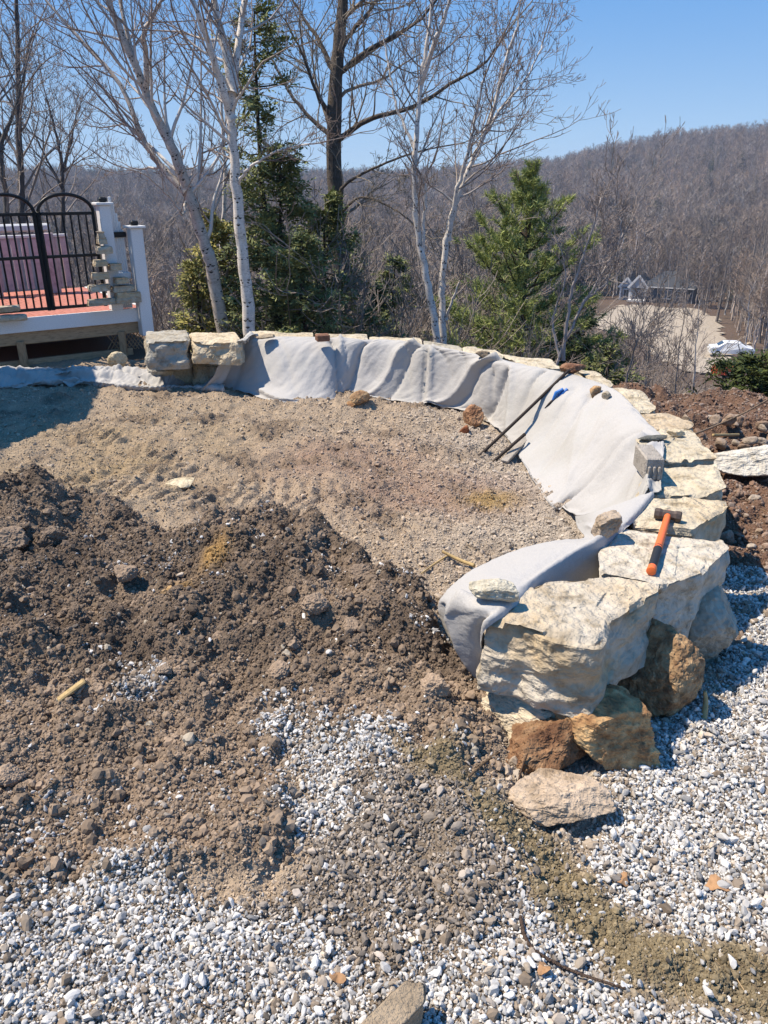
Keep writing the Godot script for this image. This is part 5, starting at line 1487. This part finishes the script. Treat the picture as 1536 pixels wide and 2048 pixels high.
# ---------------------------------------------------------------- deck, gate and fence on the left
func build_deck() -> void:
	var a := on_y(0, 640, 0.46); var b := on_y(233, 620, 0.46)
	var e1 := Vector3(b.x - a.x, 0, b.z - a.z).normalized()      # along the front, towards the right
	var e2 := Vector3(-e1.z, 0, e1.x)                            # inwards
	if e2.z > 0: e2 = -e2
	var o := Vector3(b.x, 0, b.z)                                # under the right-hand gate post
	var at := func(s: float, y: float, d: float) -> Vector3: return o + e1 * s + e2 * d + Vector3(0, y, 0)
	var front := func(u: float, w: float) -> Vector3:           # point of the front plane seen at (u, w)
		var d := ray(u, w)
		var k := (o - EYE).dot(e2) / d.dot(e2)
		return EYE + d * k
	var yaw := atan2(-e1.z, e1.x)
	var corner: float = (front.call(288, 620) - o).dot(e1)
	var t := thing("wooden_deck", "raised wooden deck with red boards and white edge beside the wall", "deck", o)
	for k in 12:                                                # red floor boards run away from the gate
		var s := corner - 0.08 - k * 0.146
		put_beam(at.call(s, 0.447, 0.02), at.call(s, 0.447, 2.1), 0.14, 0.028, "floor_board", mats.deck_red, t)
	put_beam(at.call(-1.65, 0.4, -0.02), at.call(corner, 0.4, -0.02), 0.03, 0.13, "edge_board", mats.white_paint, t, 0.003)
	put_beam(at.call(corner + 0.017, 0.4, 0.0), at.call(corner + 0.017, 0.4, 2.1), 0.03, 0.13, "edge_board", mats.white_paint, t, 0.003)
	put_beam(at.call(-1.65, 0.275, 0.03), at.call(corner - 0.02, 0.275, 0.03), 0.05, 0.115, "joist", mats.lumber, t)
	put_beam(at.call(-1.65, 0.03, 0.05), at.call(corner - 0.15, 0.03, 0.05), 0.04, 0.075, "ground_beam", mats.lumber, t)
	for s in [-0.93, 0.02]:
		put_beam(at.call(s, -0.05, 0.0), at.call(s, 0.25, 0.0), 0.06, 0.06, "support_post", mats.lumber, t)
	put_beam(at.call(-1.65, 0.21, 1.2), at.call(corner - 0.05, 0.21, 1.2), 0.05, 0.4, "rear_skirt", mats.lumber, t)
	for k in 9:                                                 # lattice under the right corner
		for s in [-1.0, 1.0]:
			var c := corner - 0.33 + k * 0.038
			put_beam(at.call(c - 0.07 * s, 0.04, 0.10 + 0.008 * s), at.call(c + 0.07 * s, 0.24, 0.10 + 0.008 * s), 0.012, 0.006, "lattice_strip", mats.lumber, t, 0.0)
	# posts
	for q in [[0.0, 1.43, 0.0, "tall white post on the right of the black gate", 0.11], [corner - 0.02, 1.22, -0.06, "white corner post of the deck above the shade-tinted block", 0.12]]:
		var p: Vector3 = at.call(q[0], 0.466 if q[0] == 0.0 else 0.2, q[2])
		var po := thing("white_post", q[3], "post", p)
		var h: float = q[1] - p.y
		var body := part(box_mesh(Vector3(q[4], h, q[4]), 0.006), "shaft", mats.white_paint, po)
		body.position.y = h * 0.5
		body.rotation.y = yaw
		var plate := part(box_mesh(Vector3(q[4] + 0.05, 0.022, q[4] + 0.05), 0.004), "cap_plate", mats.white_paint, po)
		plate.position.y = h + 0.011; plate.rotation.y = yaw
		var cap := part(box_mesh(Vector3(0.075, 0.045, 0.075), 0.012), "cap", mats.black_iron, po)
		cap.position.y = h + 0.045; cap.rotation.y = yaw
	var rail := thing("picket_rail", "short white picket railing between the two white posts", "railing", at.call(0.06, 0.466, 0.0))
	for k in 5:
		var s := lerpf(0.085, corner - 0.11, k / 4.0)
		var top := lerpf(1.5, 1.2, k / 4.0)
		put_beam(at.call(s, 0.466, 0.05), at.call(s, top, 0.05), 0.026, 0.026, "picket", mats.white_paint, rail, 0.003)
	put_beam(at.call(0.06, 1.16, 0.02), at.call(corner - 0.085, 1.16, 0.02), 0.03, 0.05, "top_rail", mats.black_iron, rail)
	put_beam(at.call(0.06, 0.78, 0.02), at.call(corner - 0.085, 0.78, 0.02), 0.03, 0.06, "lower_rail", mats.white_paint, rail)
	# ledge stones built up round the gate post
	var col := thing("ledgestone_pillar", "stepped stack of beige ledge stones round the tall white post", "pillar", at.call(0.0, 0.466, -0.1))
	var rs := RandomNumberGenerator.new(); rs.seed = 71
	var courses := [[600, 170, 276], [585, 225, 274], [572, 172, 214], [573, 218, 262], [556, 222, 250], [548, 176, 210], [530, 210, 236], [522, 182, 206], [497, 186, 216], [478, 188, 206], [466, 187, 202]]
	for c in courses:
		var p0: Vector3 = front.call(c[1], c[0] + 9); var p1: Vector3 = front.call(c[2], c[0] + 9)
		var w := (p1 - p0).dot(e1)
		var n := maxi(1, int(w / 0.2))
		for k in n:
			var q0 := p0 + e1 * (w * k / n + 0.003) - e2 * 0.06; var q1 := p0 + e1 * (w * (k + 1) / n - 0.003) - e2 * 0.06
			var hh := Vector3(0, 0.062 + rs.randf_range(-0.006, 0.006), 0)
			var bb := block([q0 + hh, q0 + hh - e2 * rs.randf_range(0.09, 0.12), q1 + hh - e2 * rs.randf_range(0.09, 0.12), q1 + hh], hh.y, 0.0, 800 + rs.randi() % 999, {"tint": Color(0.55, 0.49, 0.4) * rs.randf_range(0.8, 1.1), "step": 0.012, "rough": 0.012, "relief": 0.004, "round": 1})
			part(bb.mesh(col.position, false), "ledge_stone", mats.lime, col)
	var col2 := thing("ledgestone_pillar", "low beige ledge stones at the left foot of the gate", "pillar", front.call(15, 640))
	for k in 3:
		var bb := boulder(3, Vector3(0.13, 0.04, 0.06), 850 + k, 3, 0.06, Color(0.5, 0.44, 0.36), [[Vector3(0, 1, 0), 0.7], [Vector3(0, -1, 0), 0.7], [Vector3(1, 0, 0), 0.8], [Vector3(-1, 0, 0), 0.8]])
		var st := part(bb.mesh(), "ledge_stone", mats.lime, col2)
		st.position = front.call([0, 24, 10][k], [634, 633, 615][k]) - e2 * 0.1 - col2.position
		st.rotation.y = yaw
	# gate of two arched leaves
	var gate := func(u0: float, u1: float, label: String) -> void:
		var p0: Vector3 = front.call(u0, 622); var p1: Vector3 = front.call(u1, 622)
		var w := (p1 - p0).dot(e1)
		var g := thing("iron_gate", label, "gate", p0)
		var P := func(s: float, y: float) -> Vector3: return p0 + e1 * s + Vector3(0, y - p0.y, 0) - e2 * 0.02
		var y0 := 0.53; var y1 := 1.36; var ym := 0.99
		for s in [0.0, w]: put_beam(P.call(s, y0 - 0.02), P.call(s, y1 + 0.02), 0.032, 0.032, "stile", mats.black_iron, g)
		for y in [y0, ym, y1]: put_beam(P.call(0.018, y), P.call(w - 0.018, y), 0.024, 0.028, "crossbar", mats.black_iron, g)
		for k in 6:
			var s := w * (k + 1) / 7.0
			put_beam(P.call(s, y0 + 0.012), P.call(s, y1 - 0.012), 0.013, 0.013, "bar", mats.black_iron, g, 0.0)
		var arc := []; var rr := []; var cc := []
		for k in 17:
			var ang := PI * k / 16.0
			arc.append(P.call(w * 0.5 - cos(ang) * w * 0.5, y1 + 0.01 + sin(ang) * 0.155) - g.position); rr.append(0.016); cc.append(Color.WHITE)
		var mb := MB.new()
		tube(mb, arc, rr, 8, cc, true)
		part(mb.mesh(), "arch", mats.black_iron, g)
	gate.call(107, 212, "right leaf of the black arched iron gate on the deck")
	gate.call(-8, 99, "left leaf of the black arched iron gate, cut by the picture edge")
	# the dwelling out of view on the left, whose shade falls on the dirt
	var hs := thing("house", "pale house wall out of view left of the deck, casting the shade on the dirt", "house", Vector3(-6.5, -0.05, -5.9))
	local(box_mesh(Vector3(4.6, 2.6, 2.0), 0.02), "wall", "pale_wall", hs, Vector3(0, 1.3, 0))
	local(roof_mesh(4.6, 2.0, 0.4, 5.0, 0.15), "roof", "shingle", hs, Vector3(0, 2.65, 0))
	# pink fence across the back of the deck
	var f := thing("board_fence", "pinkish white board fence at the back of the deck", "fence", at.call(0, 0.466, 1.75))
	for k in 18:
		var s := corner - 0.25 - k * 0.105
		put_beam(at.call(s, 0.52, 1.75), at.call(s, 1.06, 1.75), 0.072, 0.02, "board", mats.pink_paint, f, 0.003).rotation.y = yaw
	for k in 4:
		var s := corner - 0.42 - k * 0.62
		put_beam(at.call(s, 0.464, 1.7), at.call(s, 1.11, 1.7), 0.09, 0.09, "post", mats.pink_paint, f)
	put_beam(at.call(-1.7, 1.08, 1.75), at.call(corner - 0.2, 1.08, 1.75), 0.05, 0.03, "top_rail", mats.white_paint, f)
	var pool := thing("pool_rim", "pale weathered rim of the pool behind the pink fence", "pool", at.call(-0.6, 0.46, 2.6))
	put_beam(at.call(-1.9, 1.13, 2.6), at.call(0.1, 1.13, 2.6), 0.12, 0.09, "rim", mats.white_paint, pool, 0.02)
	put_beam(at.call(-1.9, 0.6, 2.62), at.call(0.06, 0.6, 2.62), 0.04, 0.94, "side", mats.pale_wall, pool)
	put_beam(at.call(-1.9, 0.03, 2.62), at.call(0.06, 0.03, 2.62), 0.05, 0.2, "skirt", mats.pale_wall, pool)

# ---------------------------------------------------------------- the valley
func build_valley() -> void:
	# gravel drive and yard, laid on the slope
	var road := MB.new()
	var poly := []
	for q in [[1180, 640], [1230, 612], [1300, 612], [1390, 618], [1440, 640], [1455, 690], [1470, 735], [1420, 752], [1370, 745], [1310, 720], [1270, 680], [1200, 662]]:
		var d := ray(q[0], q[1])
		var s := 30.0
		while s < 260.0:
			var p := EYE + d * s
			if p.y < land(p.x, p.z): break
			s += 0.5
		var p := EYE + d * s
		poly.append(Vector2(p.x, p.z))
	clear_poly = PackedVector2Array(poly)
	var lo := Vector2(1e9, 1e9); var hi := -lo
	for p in poly:
		lo = lo.min(p); hi = hi.max(p)
	var nx := 60; var nz := 70
	var ids := {}
	for j in nz + 1:
		for k in nx + 1:
			var x := lerpf(lo.x - 2, hi.x + 2, float(k) / nx); var z := lerpf(lo.y - 2, hi.y + 2, float(j) / nz)
			if poly_sd(clear_poly, Vector2(x, z)) + 1.5 * na.get_noise_2d(x * 3.0, z * 3.0) > 0.0:
				ids[j * 1000 + k] = road.vert(Vector3(x, land(x, z) + 0.16, z))
	for j in nz:
		for k in nx:
			var q := [j * 1000 + k, j * 1000 + k + 1, (j + 1) * 1000 + k + 1, (j + 1) * 1000 + k]
			if q.all(func(e): return ids.has(e)):
				road.quad(ids[q[0]], ids[q[1]], ids[q[2]], ids[q[3]])
	tag(solo(road.mesh(), "gravel_drive", mats.drive), "", "", "", "structure")

func seat(u: float, z: float) -> Vector3:
	var p := at_z(u, 650, z)
	return Vector3(p.x, land(p.x, p.z), p.z)
func roof_mesh(w: float, d: float, h: float, ridge: float, over: float) -> ArrayMesh:
	# hip roof (ridge shorter than w) or gable roof (ridge = w + 2 over), with thickness
	var mb := MB.new()
	var x := w * 0.5 + over; var z := d * 0.5 + over; var r := ridge * 0.5
	for y in [0.0, -0.22]:
		for p in [Vector3(-x, y, -z), Vector3(x, y, -z), Vector3(x, y, z), Vector3(-x, y, z), Vector3(-r, h + y, 0), Vector3(r, h + y, 0)]: mb.vert(p)
	for s in [0, 6]:
		mb.quad(s + 3, s + 2, s + 5, s + 4); mb.quad(s + 1, s, s + 4, s + 5); mb.tri(s, s + 3, s + 4); mb.tri(s + 2, s + 1, s + 5)
	for k in 4: mb.quad(k, (k + 1) % 4, 6 + (k + 1) % 4, 6 + k)
	return mb.mesh(Vector3.ZERO, false)
func gable(w: float, h: float, t: float) -> ArrayMesh:
	var mb := MB.new()
	for z in [t * 0.5, -t * 0.5]:
		for p in [Vector3(-w * 0.5, 0, z), Vector3(w * 0.5, 0, z), Vector3(0, h, z)]: mb.vert(p)
	mb.tri(0, 2, 1); mb.tri(3, 4, 5)
	for k in 3: mb.quad(k, (k + 1) % 3, 3 + (k + 1) % 3, 3 + k)
	return mb.mesh(Vector3.ZERO, false)
func local(mesh: Mesh, called: String, m: String, parent: Node3D, at: Vector3, turn := 0.0) -> MeshInstance3D:
	var o := part(mesh, called, mats[m], parent)
	o.position = at
	o.rotation.y = turn
	return o
func window_in(parent: Node3D, at: Vector3, w: float, h: float, turn: float) -> void:
	var f := local(box_mesh(Vector3(w, h, 0.14), 0.02), "window", "trim", parent, at, turn)
	for s in [-1.0, 1.0]:
		local(box_mesh(Vector3(w * 0.40, h * 0.82, 0.06), 0.01), "pane", "pane", f, Vector3(s * w * 0.225, 0, 0.055))
func build_houses() -> void:
	var base := seat(1324, 138.0)
	base.y += 0.1
	var h := thing("bungalow", "dark grey bungalow with hip roof and white gable trim by the gravel drive", "house", base)
	h.rotation.y = deg_to_rad(-28)
	h.scale = Vector3.ONE * 0.86
	local(box_mesh(Vector3(9.5, 2.9, 8.0), 0.03), "wall", "dark_wall", h, Vector3(0.8, 1.3, 0))
	local(roof_mesh(9.5, 8.0, 2.6, 3.2, 0.5), "roof", "shingle", h, Vector3(0.8, 2.9, 0))
	window_in(h, Vector3(3.4, 1.6, 4.05), 1.7, 1.3, 0.0)
	window_in(h, Vector3(1.1, 1.45, 4.05), 0.9, 1.8, 0.0)
	window_in(h, Vector3(0.0, 1.45, 4.05), 0.9, 1.8, 0.0)
	local(box_mesh(Vector3(0.12, 2.8, 0.12), 0.02), "corner_trim", "trim", h, Vector3(5.5, 1.3, 4.0))
	local(box_mesh(Vector3(9.9, 0.22, 0.1), 0.02), "fascia", "trim", h, Vector3(0.8, 2.72, 4.48))
	# entrance wing with two white-trimmed gables, turned to the left
	var wing := local(box_mesh(Vector3(4.6, 2.7, 5.4), 0.03), "wing", "pale_wall", h, Vector3(-5.6, 1.2, 1.8))
	var k := 0
	for q in [[-7.0, 4.6, 2.6, 1.6], [-4.6, 5.3, 3.4, 2.2]]:
		local(gable(q[2], q[3], 0.4), "gable", "pale_wall", h, Vector3(q[0], 2.55, q[1]))
		for s in [-1.0, 1.0]:
			var a := Vector3(q[0] + s * (q[2] * 0.5 + 0.25), 2.4, q[1] + 0.3); var b := Vector3(q[0], 2.55 + q[3] + 0.1, q[1] + 0.3)
			var bm := beam(a, b, 0.4, 0.2, 0.02, Vector3.BACK)
			var o := part(bm[0], "bargeboard", mats.trim, h)
			o.transform = bm[1]
		local(roof_mesh(5.6, q[2] + 0.1, q[3] + 0.1, 5.8, 0.2), "gable_roof", "shingle", h, Vector3(q[0], 2.6, q[1] - 3.0), PI / 2)
		for s in [-1.0, 1.0]:
			local(box_mesh(Vector3(0.32, 2.6, 0.32), 0.03), "porch_column", "trim", h, Vector3(q[0] + s * (q[2] * 0.5 - 0.2), 1.25, q[1] + 0.1))
		window_in(h, Vector3(q[0], 1.3, q[1] - 0.32 + (0.3 if k == 0 else 0.0)), 1.1, 1.7, 0.0)
		k += 1
	local(box_mesh(Vector3(3.4, 0.5, 1.6), 0.05), "porch_step", "trim", h, Vector3(-4.6, 0.1, 5.9))
	# second house up in the trees
	var b2 := seat(1222, 205.0)
	var h2 := thing("cottage", "dim cottage with pale band half hidden in trees behind the bungalow", "house", b2)
	h2.rotation.y = deg_to_rad(-20)
	local(box_mesh(Vector3(10.0, 4.6, 7.0), 0.03), "wall", "dark_wall", h2, Vector3(0, 2.1, 0))
	local(box_mesh(Vector3(8.5, 0.9, 0.2), 0.03), "balcony_rail", "pale_wall", h2, Vector3(0, 2.9, 4.2))
	local(box_mesh(Vector3(8.5, 0.2, 1.0), 0.03), "balcony_floor", "pale_wall", h2, Vector3(0, 2.35, 3.9))
	local(roof_mesh(10.0, 7.0, 2.4, 10.8, 0.5), "roof", "shingle", h2, Vector3(0, 4.5, 0))
	window_in(h2, Vector3(-2.2, 1.2, 3.55), 1.6, 1.2, 0.0)
	window_in(h2, Vector3(1.8, 1.2, 3.55), 1.6, 1.2, 0.0)
	# white car
	var cp := seat(1470, 84.0)
	cp.y += 0.18
	var c := thing("white_car", "white car parked on the gravel drive at the right", "car", cp)
	c.rotation.y = deg_to_rad(-14)
	var prof := [[-2.25, 0.35], [-2.3, 0.75], [-2.2, 0.98], [-1.5, 1.06], [-0.75, 1.52], [0.7, 1.56], [1.55, 1.1], [2.1, 1.0], [2.3, 0.8], [2.28, 0.35]]
	var body := MB.new()
	for z in [[-0.9, 1.0], [-0.8, 1.0], [0.8, 1.0], [0.9, 1.0]]:
		for p in prof:
			var pinch := 0.82 if p[1] > 1.2 else 1.0
			var edge := 0.94 if absf(z[0]) > 0.85 else 1.0
			body.vert(Vector3(p[0] * edge, 0.35 + (p[1] - 0.35) * (0.93 if absf(z[0]) > 0.85 else 1.0), z[0] * pinch))
	var pn := prof.size()
	for j in 3:
		for i in pn:
			body.quad(j * pn + i, (j + 1) * pn + i, (j + 1) * pn + (i + 1) % pn, j * pn + (i + 1) % pn)
	for j in [0, 3]:
		for i in range(1, pn - 1): body.tri(j * pn, j * pn + i, j * pn + i + 1)
	local(body.mesh(Vector3.ZERO, false), "body", "car_paint", c, Vector3.ZERO)
	for s in [-1.0, 1.0]:
		local(box_mesh(Vector3(1.35, 0.32, 0.03), 0.01), "side_window", "pane", c, Vector3(0, 1.27, s * 0.735))
		for x in [-1.4, 1.4]:
			var wm := MB.new()
			tube(wm, [Vector3(0, 0, -0.11), Vector3(0, 0, -0.1), Vector3(0, 0, 0.1), Vector3(0, 0, 0.11)], [0.29, 0.32, 0.32, 0.29], 18, [Color.WHITE, Color.WHITE, Color.WHITE, Color.WHITE], true)
			var wh := local(wm.mesh(), "wheel", "tyre", c, Vector3(x, 0.32, s * 0.84))
			var rm := MB.new()
			tube(rm, [Vector3(0, 0, 0), Vector3(0, 0, s * 0.125)], [0.19, 0.17], 14, [Color.WHITE, Color.WHITE], true)
			local(rm.mesh(), "rim", "pale_wall", wh, Vector3.ZERO)
		local(box_mesh(Vector3(0.06, 0.16, 0.36), 0.02), "headlight", "trim", c, Vector3(-2.24, 0.82, s * 0.6))
	var ws := local(box_mesh(Vector3(0.03, 0.62, 1.3), 0.01), "windscreen", "pane", c, Vector3(-1.16, 1.3, 0))
	ws.rotation.z = -deg_to_rad(58)
	var rw := local(box_mesh(Vector3(0.03, 0.6, 1.25), 0.01), "rear_window", "pane", c, Vector3(1.16, 1.35, 0))
	rw.rotation.z = deg_to_rad(61)
	# orange trailer beside the shrub
	var op := seat(1472, 70.0)
	op.y += 0.15
	var tr := thing("orange_trailer", "orange utility trailer below the white car, behind the juniper shrub", "trailer", op)
	tr.rotation.y = deg_to_rad(-10)
	local(box_mesh(Vector3(2.6, 0.75, 1.5), 0.05), "box", "machine_orange", tr, Vector3(0, 0.95, 0))
	for x in [-1.1, -0.4, 0.4, 1.1]:
		local(box_mesh(Vector3(0.1, 0.75, 0.08), 0.01), "rib", "machine_orange", tr, Vector3(x, 0.95, 0.79))
	local(box_mesh(Vector3(1.1, 0.22, 0.06), 0.01), "white_board", "trim", tr, Vector3(0.4, 0.85, 0.86))
	for s in [-1.0, 1.0]:
		var wm := MB.new()
		tube(wm, [Vector3(0, 0, -0.1), Vector3(0, 0, 0.1)], [0.3, 0.3], 16, [Color.WHITE, Color.WHITE], true)
		local(wm.mesh(), "wheel", "tyre", tr, Vector3(0, 0.3, s * 0.86))
	local(box_mesh(Vector3(1.2, 0.1, 0.12), 0.01), "drawbar", "rust_iron", tr, Vector3(-1.8, 0.5, 0))
	# quarry stones lying on the open ground
	var i := 0
	for q in [[1398, 62.0, 1.0, "long tan stone lying on the open ground by the white birch sapling"], [1440, 84.0, 0.5, "small tan stone beside the white car"], [1506, 92.0, 0.8, "tan boulder behind the white car"]]:
		i += 1
		rock("field_stone", q[3], seat(q[0], q[1]) , Vector3(0.75, 0.32, 0.35) * q[2], Vector3(0, 0.2 * i, 0), 900 + i, "lime", Color(0.5, 0.42, 0.32), {"level": 3, "sink": 0.05})

# ---------------------------------------------------------------- start
func _ready() -> void:
	# camera
	var cam := Camera3D.new()
	cam.name = "camera"
	add_child(cam)
	cam.position = EYE
	cam.rotation_degrees = Vector3(-PITCH, 0, 0)
	cam.fov = rad_to_deg(2.0 * atan(1024.0 / FOCAL))
	cam.near = 0.05
	cam.far = 4000.0
	cam.current = true
	# sky and air
	var sky := ProceduralSkyMaterial.new()
	sky.sky_top_color = lin(0.03, 0.18, 0.48)
	sky.sky_horizon_color = lin(0.37, 0.51, 0.61)
	sky.sky_curve = 0.085
	sky.ground_bottom_color = Color(0.3, 0.26, 0.22)
	sky.ground_horizon_color = Color(0.5, 0.47, 0.44)
	sky.sun_angle_max = 0.5
	var env := Environment.new()
	env.background_mode = Environment.BG_SKY
	env.sky = Sky.new()
	env.sky.sky_material = sky
	env.tonemap_mode = Environment.TONE_MAPPER_LINEAR
	env.tonemap_exposure = 1.65
	env.fog_enabled = true
	env.fog_density = 0.00038
	env.fog_light_color = Color(0.75, 0.83, 0.95)
	env.sdfgi_enabled = true
	env.ssao_enabled = true
	env.ssil_enabled = true
	var we := WorldEnvironment.new()
	we.name = "environment"
	we.environment = env
	add_child(we)
	# sun: high on the left, slightly beyond the scene
	var sun := DirectionalLight3D.new()
	sun.name = "sun"
	add_child(sun)
	sun.basis = Basis.looking_at(Vector3(0.50, -0.85, 0.055).normalized(), Vector3.UP)
	sun.light_energy = 1.5
	sun.light_color = Color(1.0, 0.945, 0.865)
	sun.light_angular_distance = 0.5
	sun.shadow_enabled = true
	na.seed = 3; na.frequency = 0.1; na.fractal_octaves = 4; na.noise_type = FastNoiseLite.TYPE_SIMPLEX_SMOOTH
	nb.seed = 8; nb.frequency = 0.1; nb.fractal_type = FastNoiseLite.FRACTAL_NONE; nb.noise_type = FastNoiseLite.TYPE_SIMPLEX_SMOOTH
	nc.seed = 17; nc.noise_type = FastNoiseLite.TYPE_CELLULAR; nc.cellular_return_type = FastNoiseLite.RETURN_CELL_VALUE; nc.frequency = 0.1; nc.fractal_type = FastNoiseLite.FRACTAL_NONE
	nr.seed = 13; nr.frequency = 0.1; nr.fractal_octaves = 3; nr.fractal_type = FastNoiseLite.FRACTAL_RIDGED; nr.noise_type = FastNoiseLite.TYPE_SIMPLEX_SMOOTH
	make_materials()
	build_ground()
	build_valley()
	build_forest()
	build_near_trees()
	build_houses()
	build_deck()
	build_wall()
	build_cloth()
	build_small_things()
	build_grains()
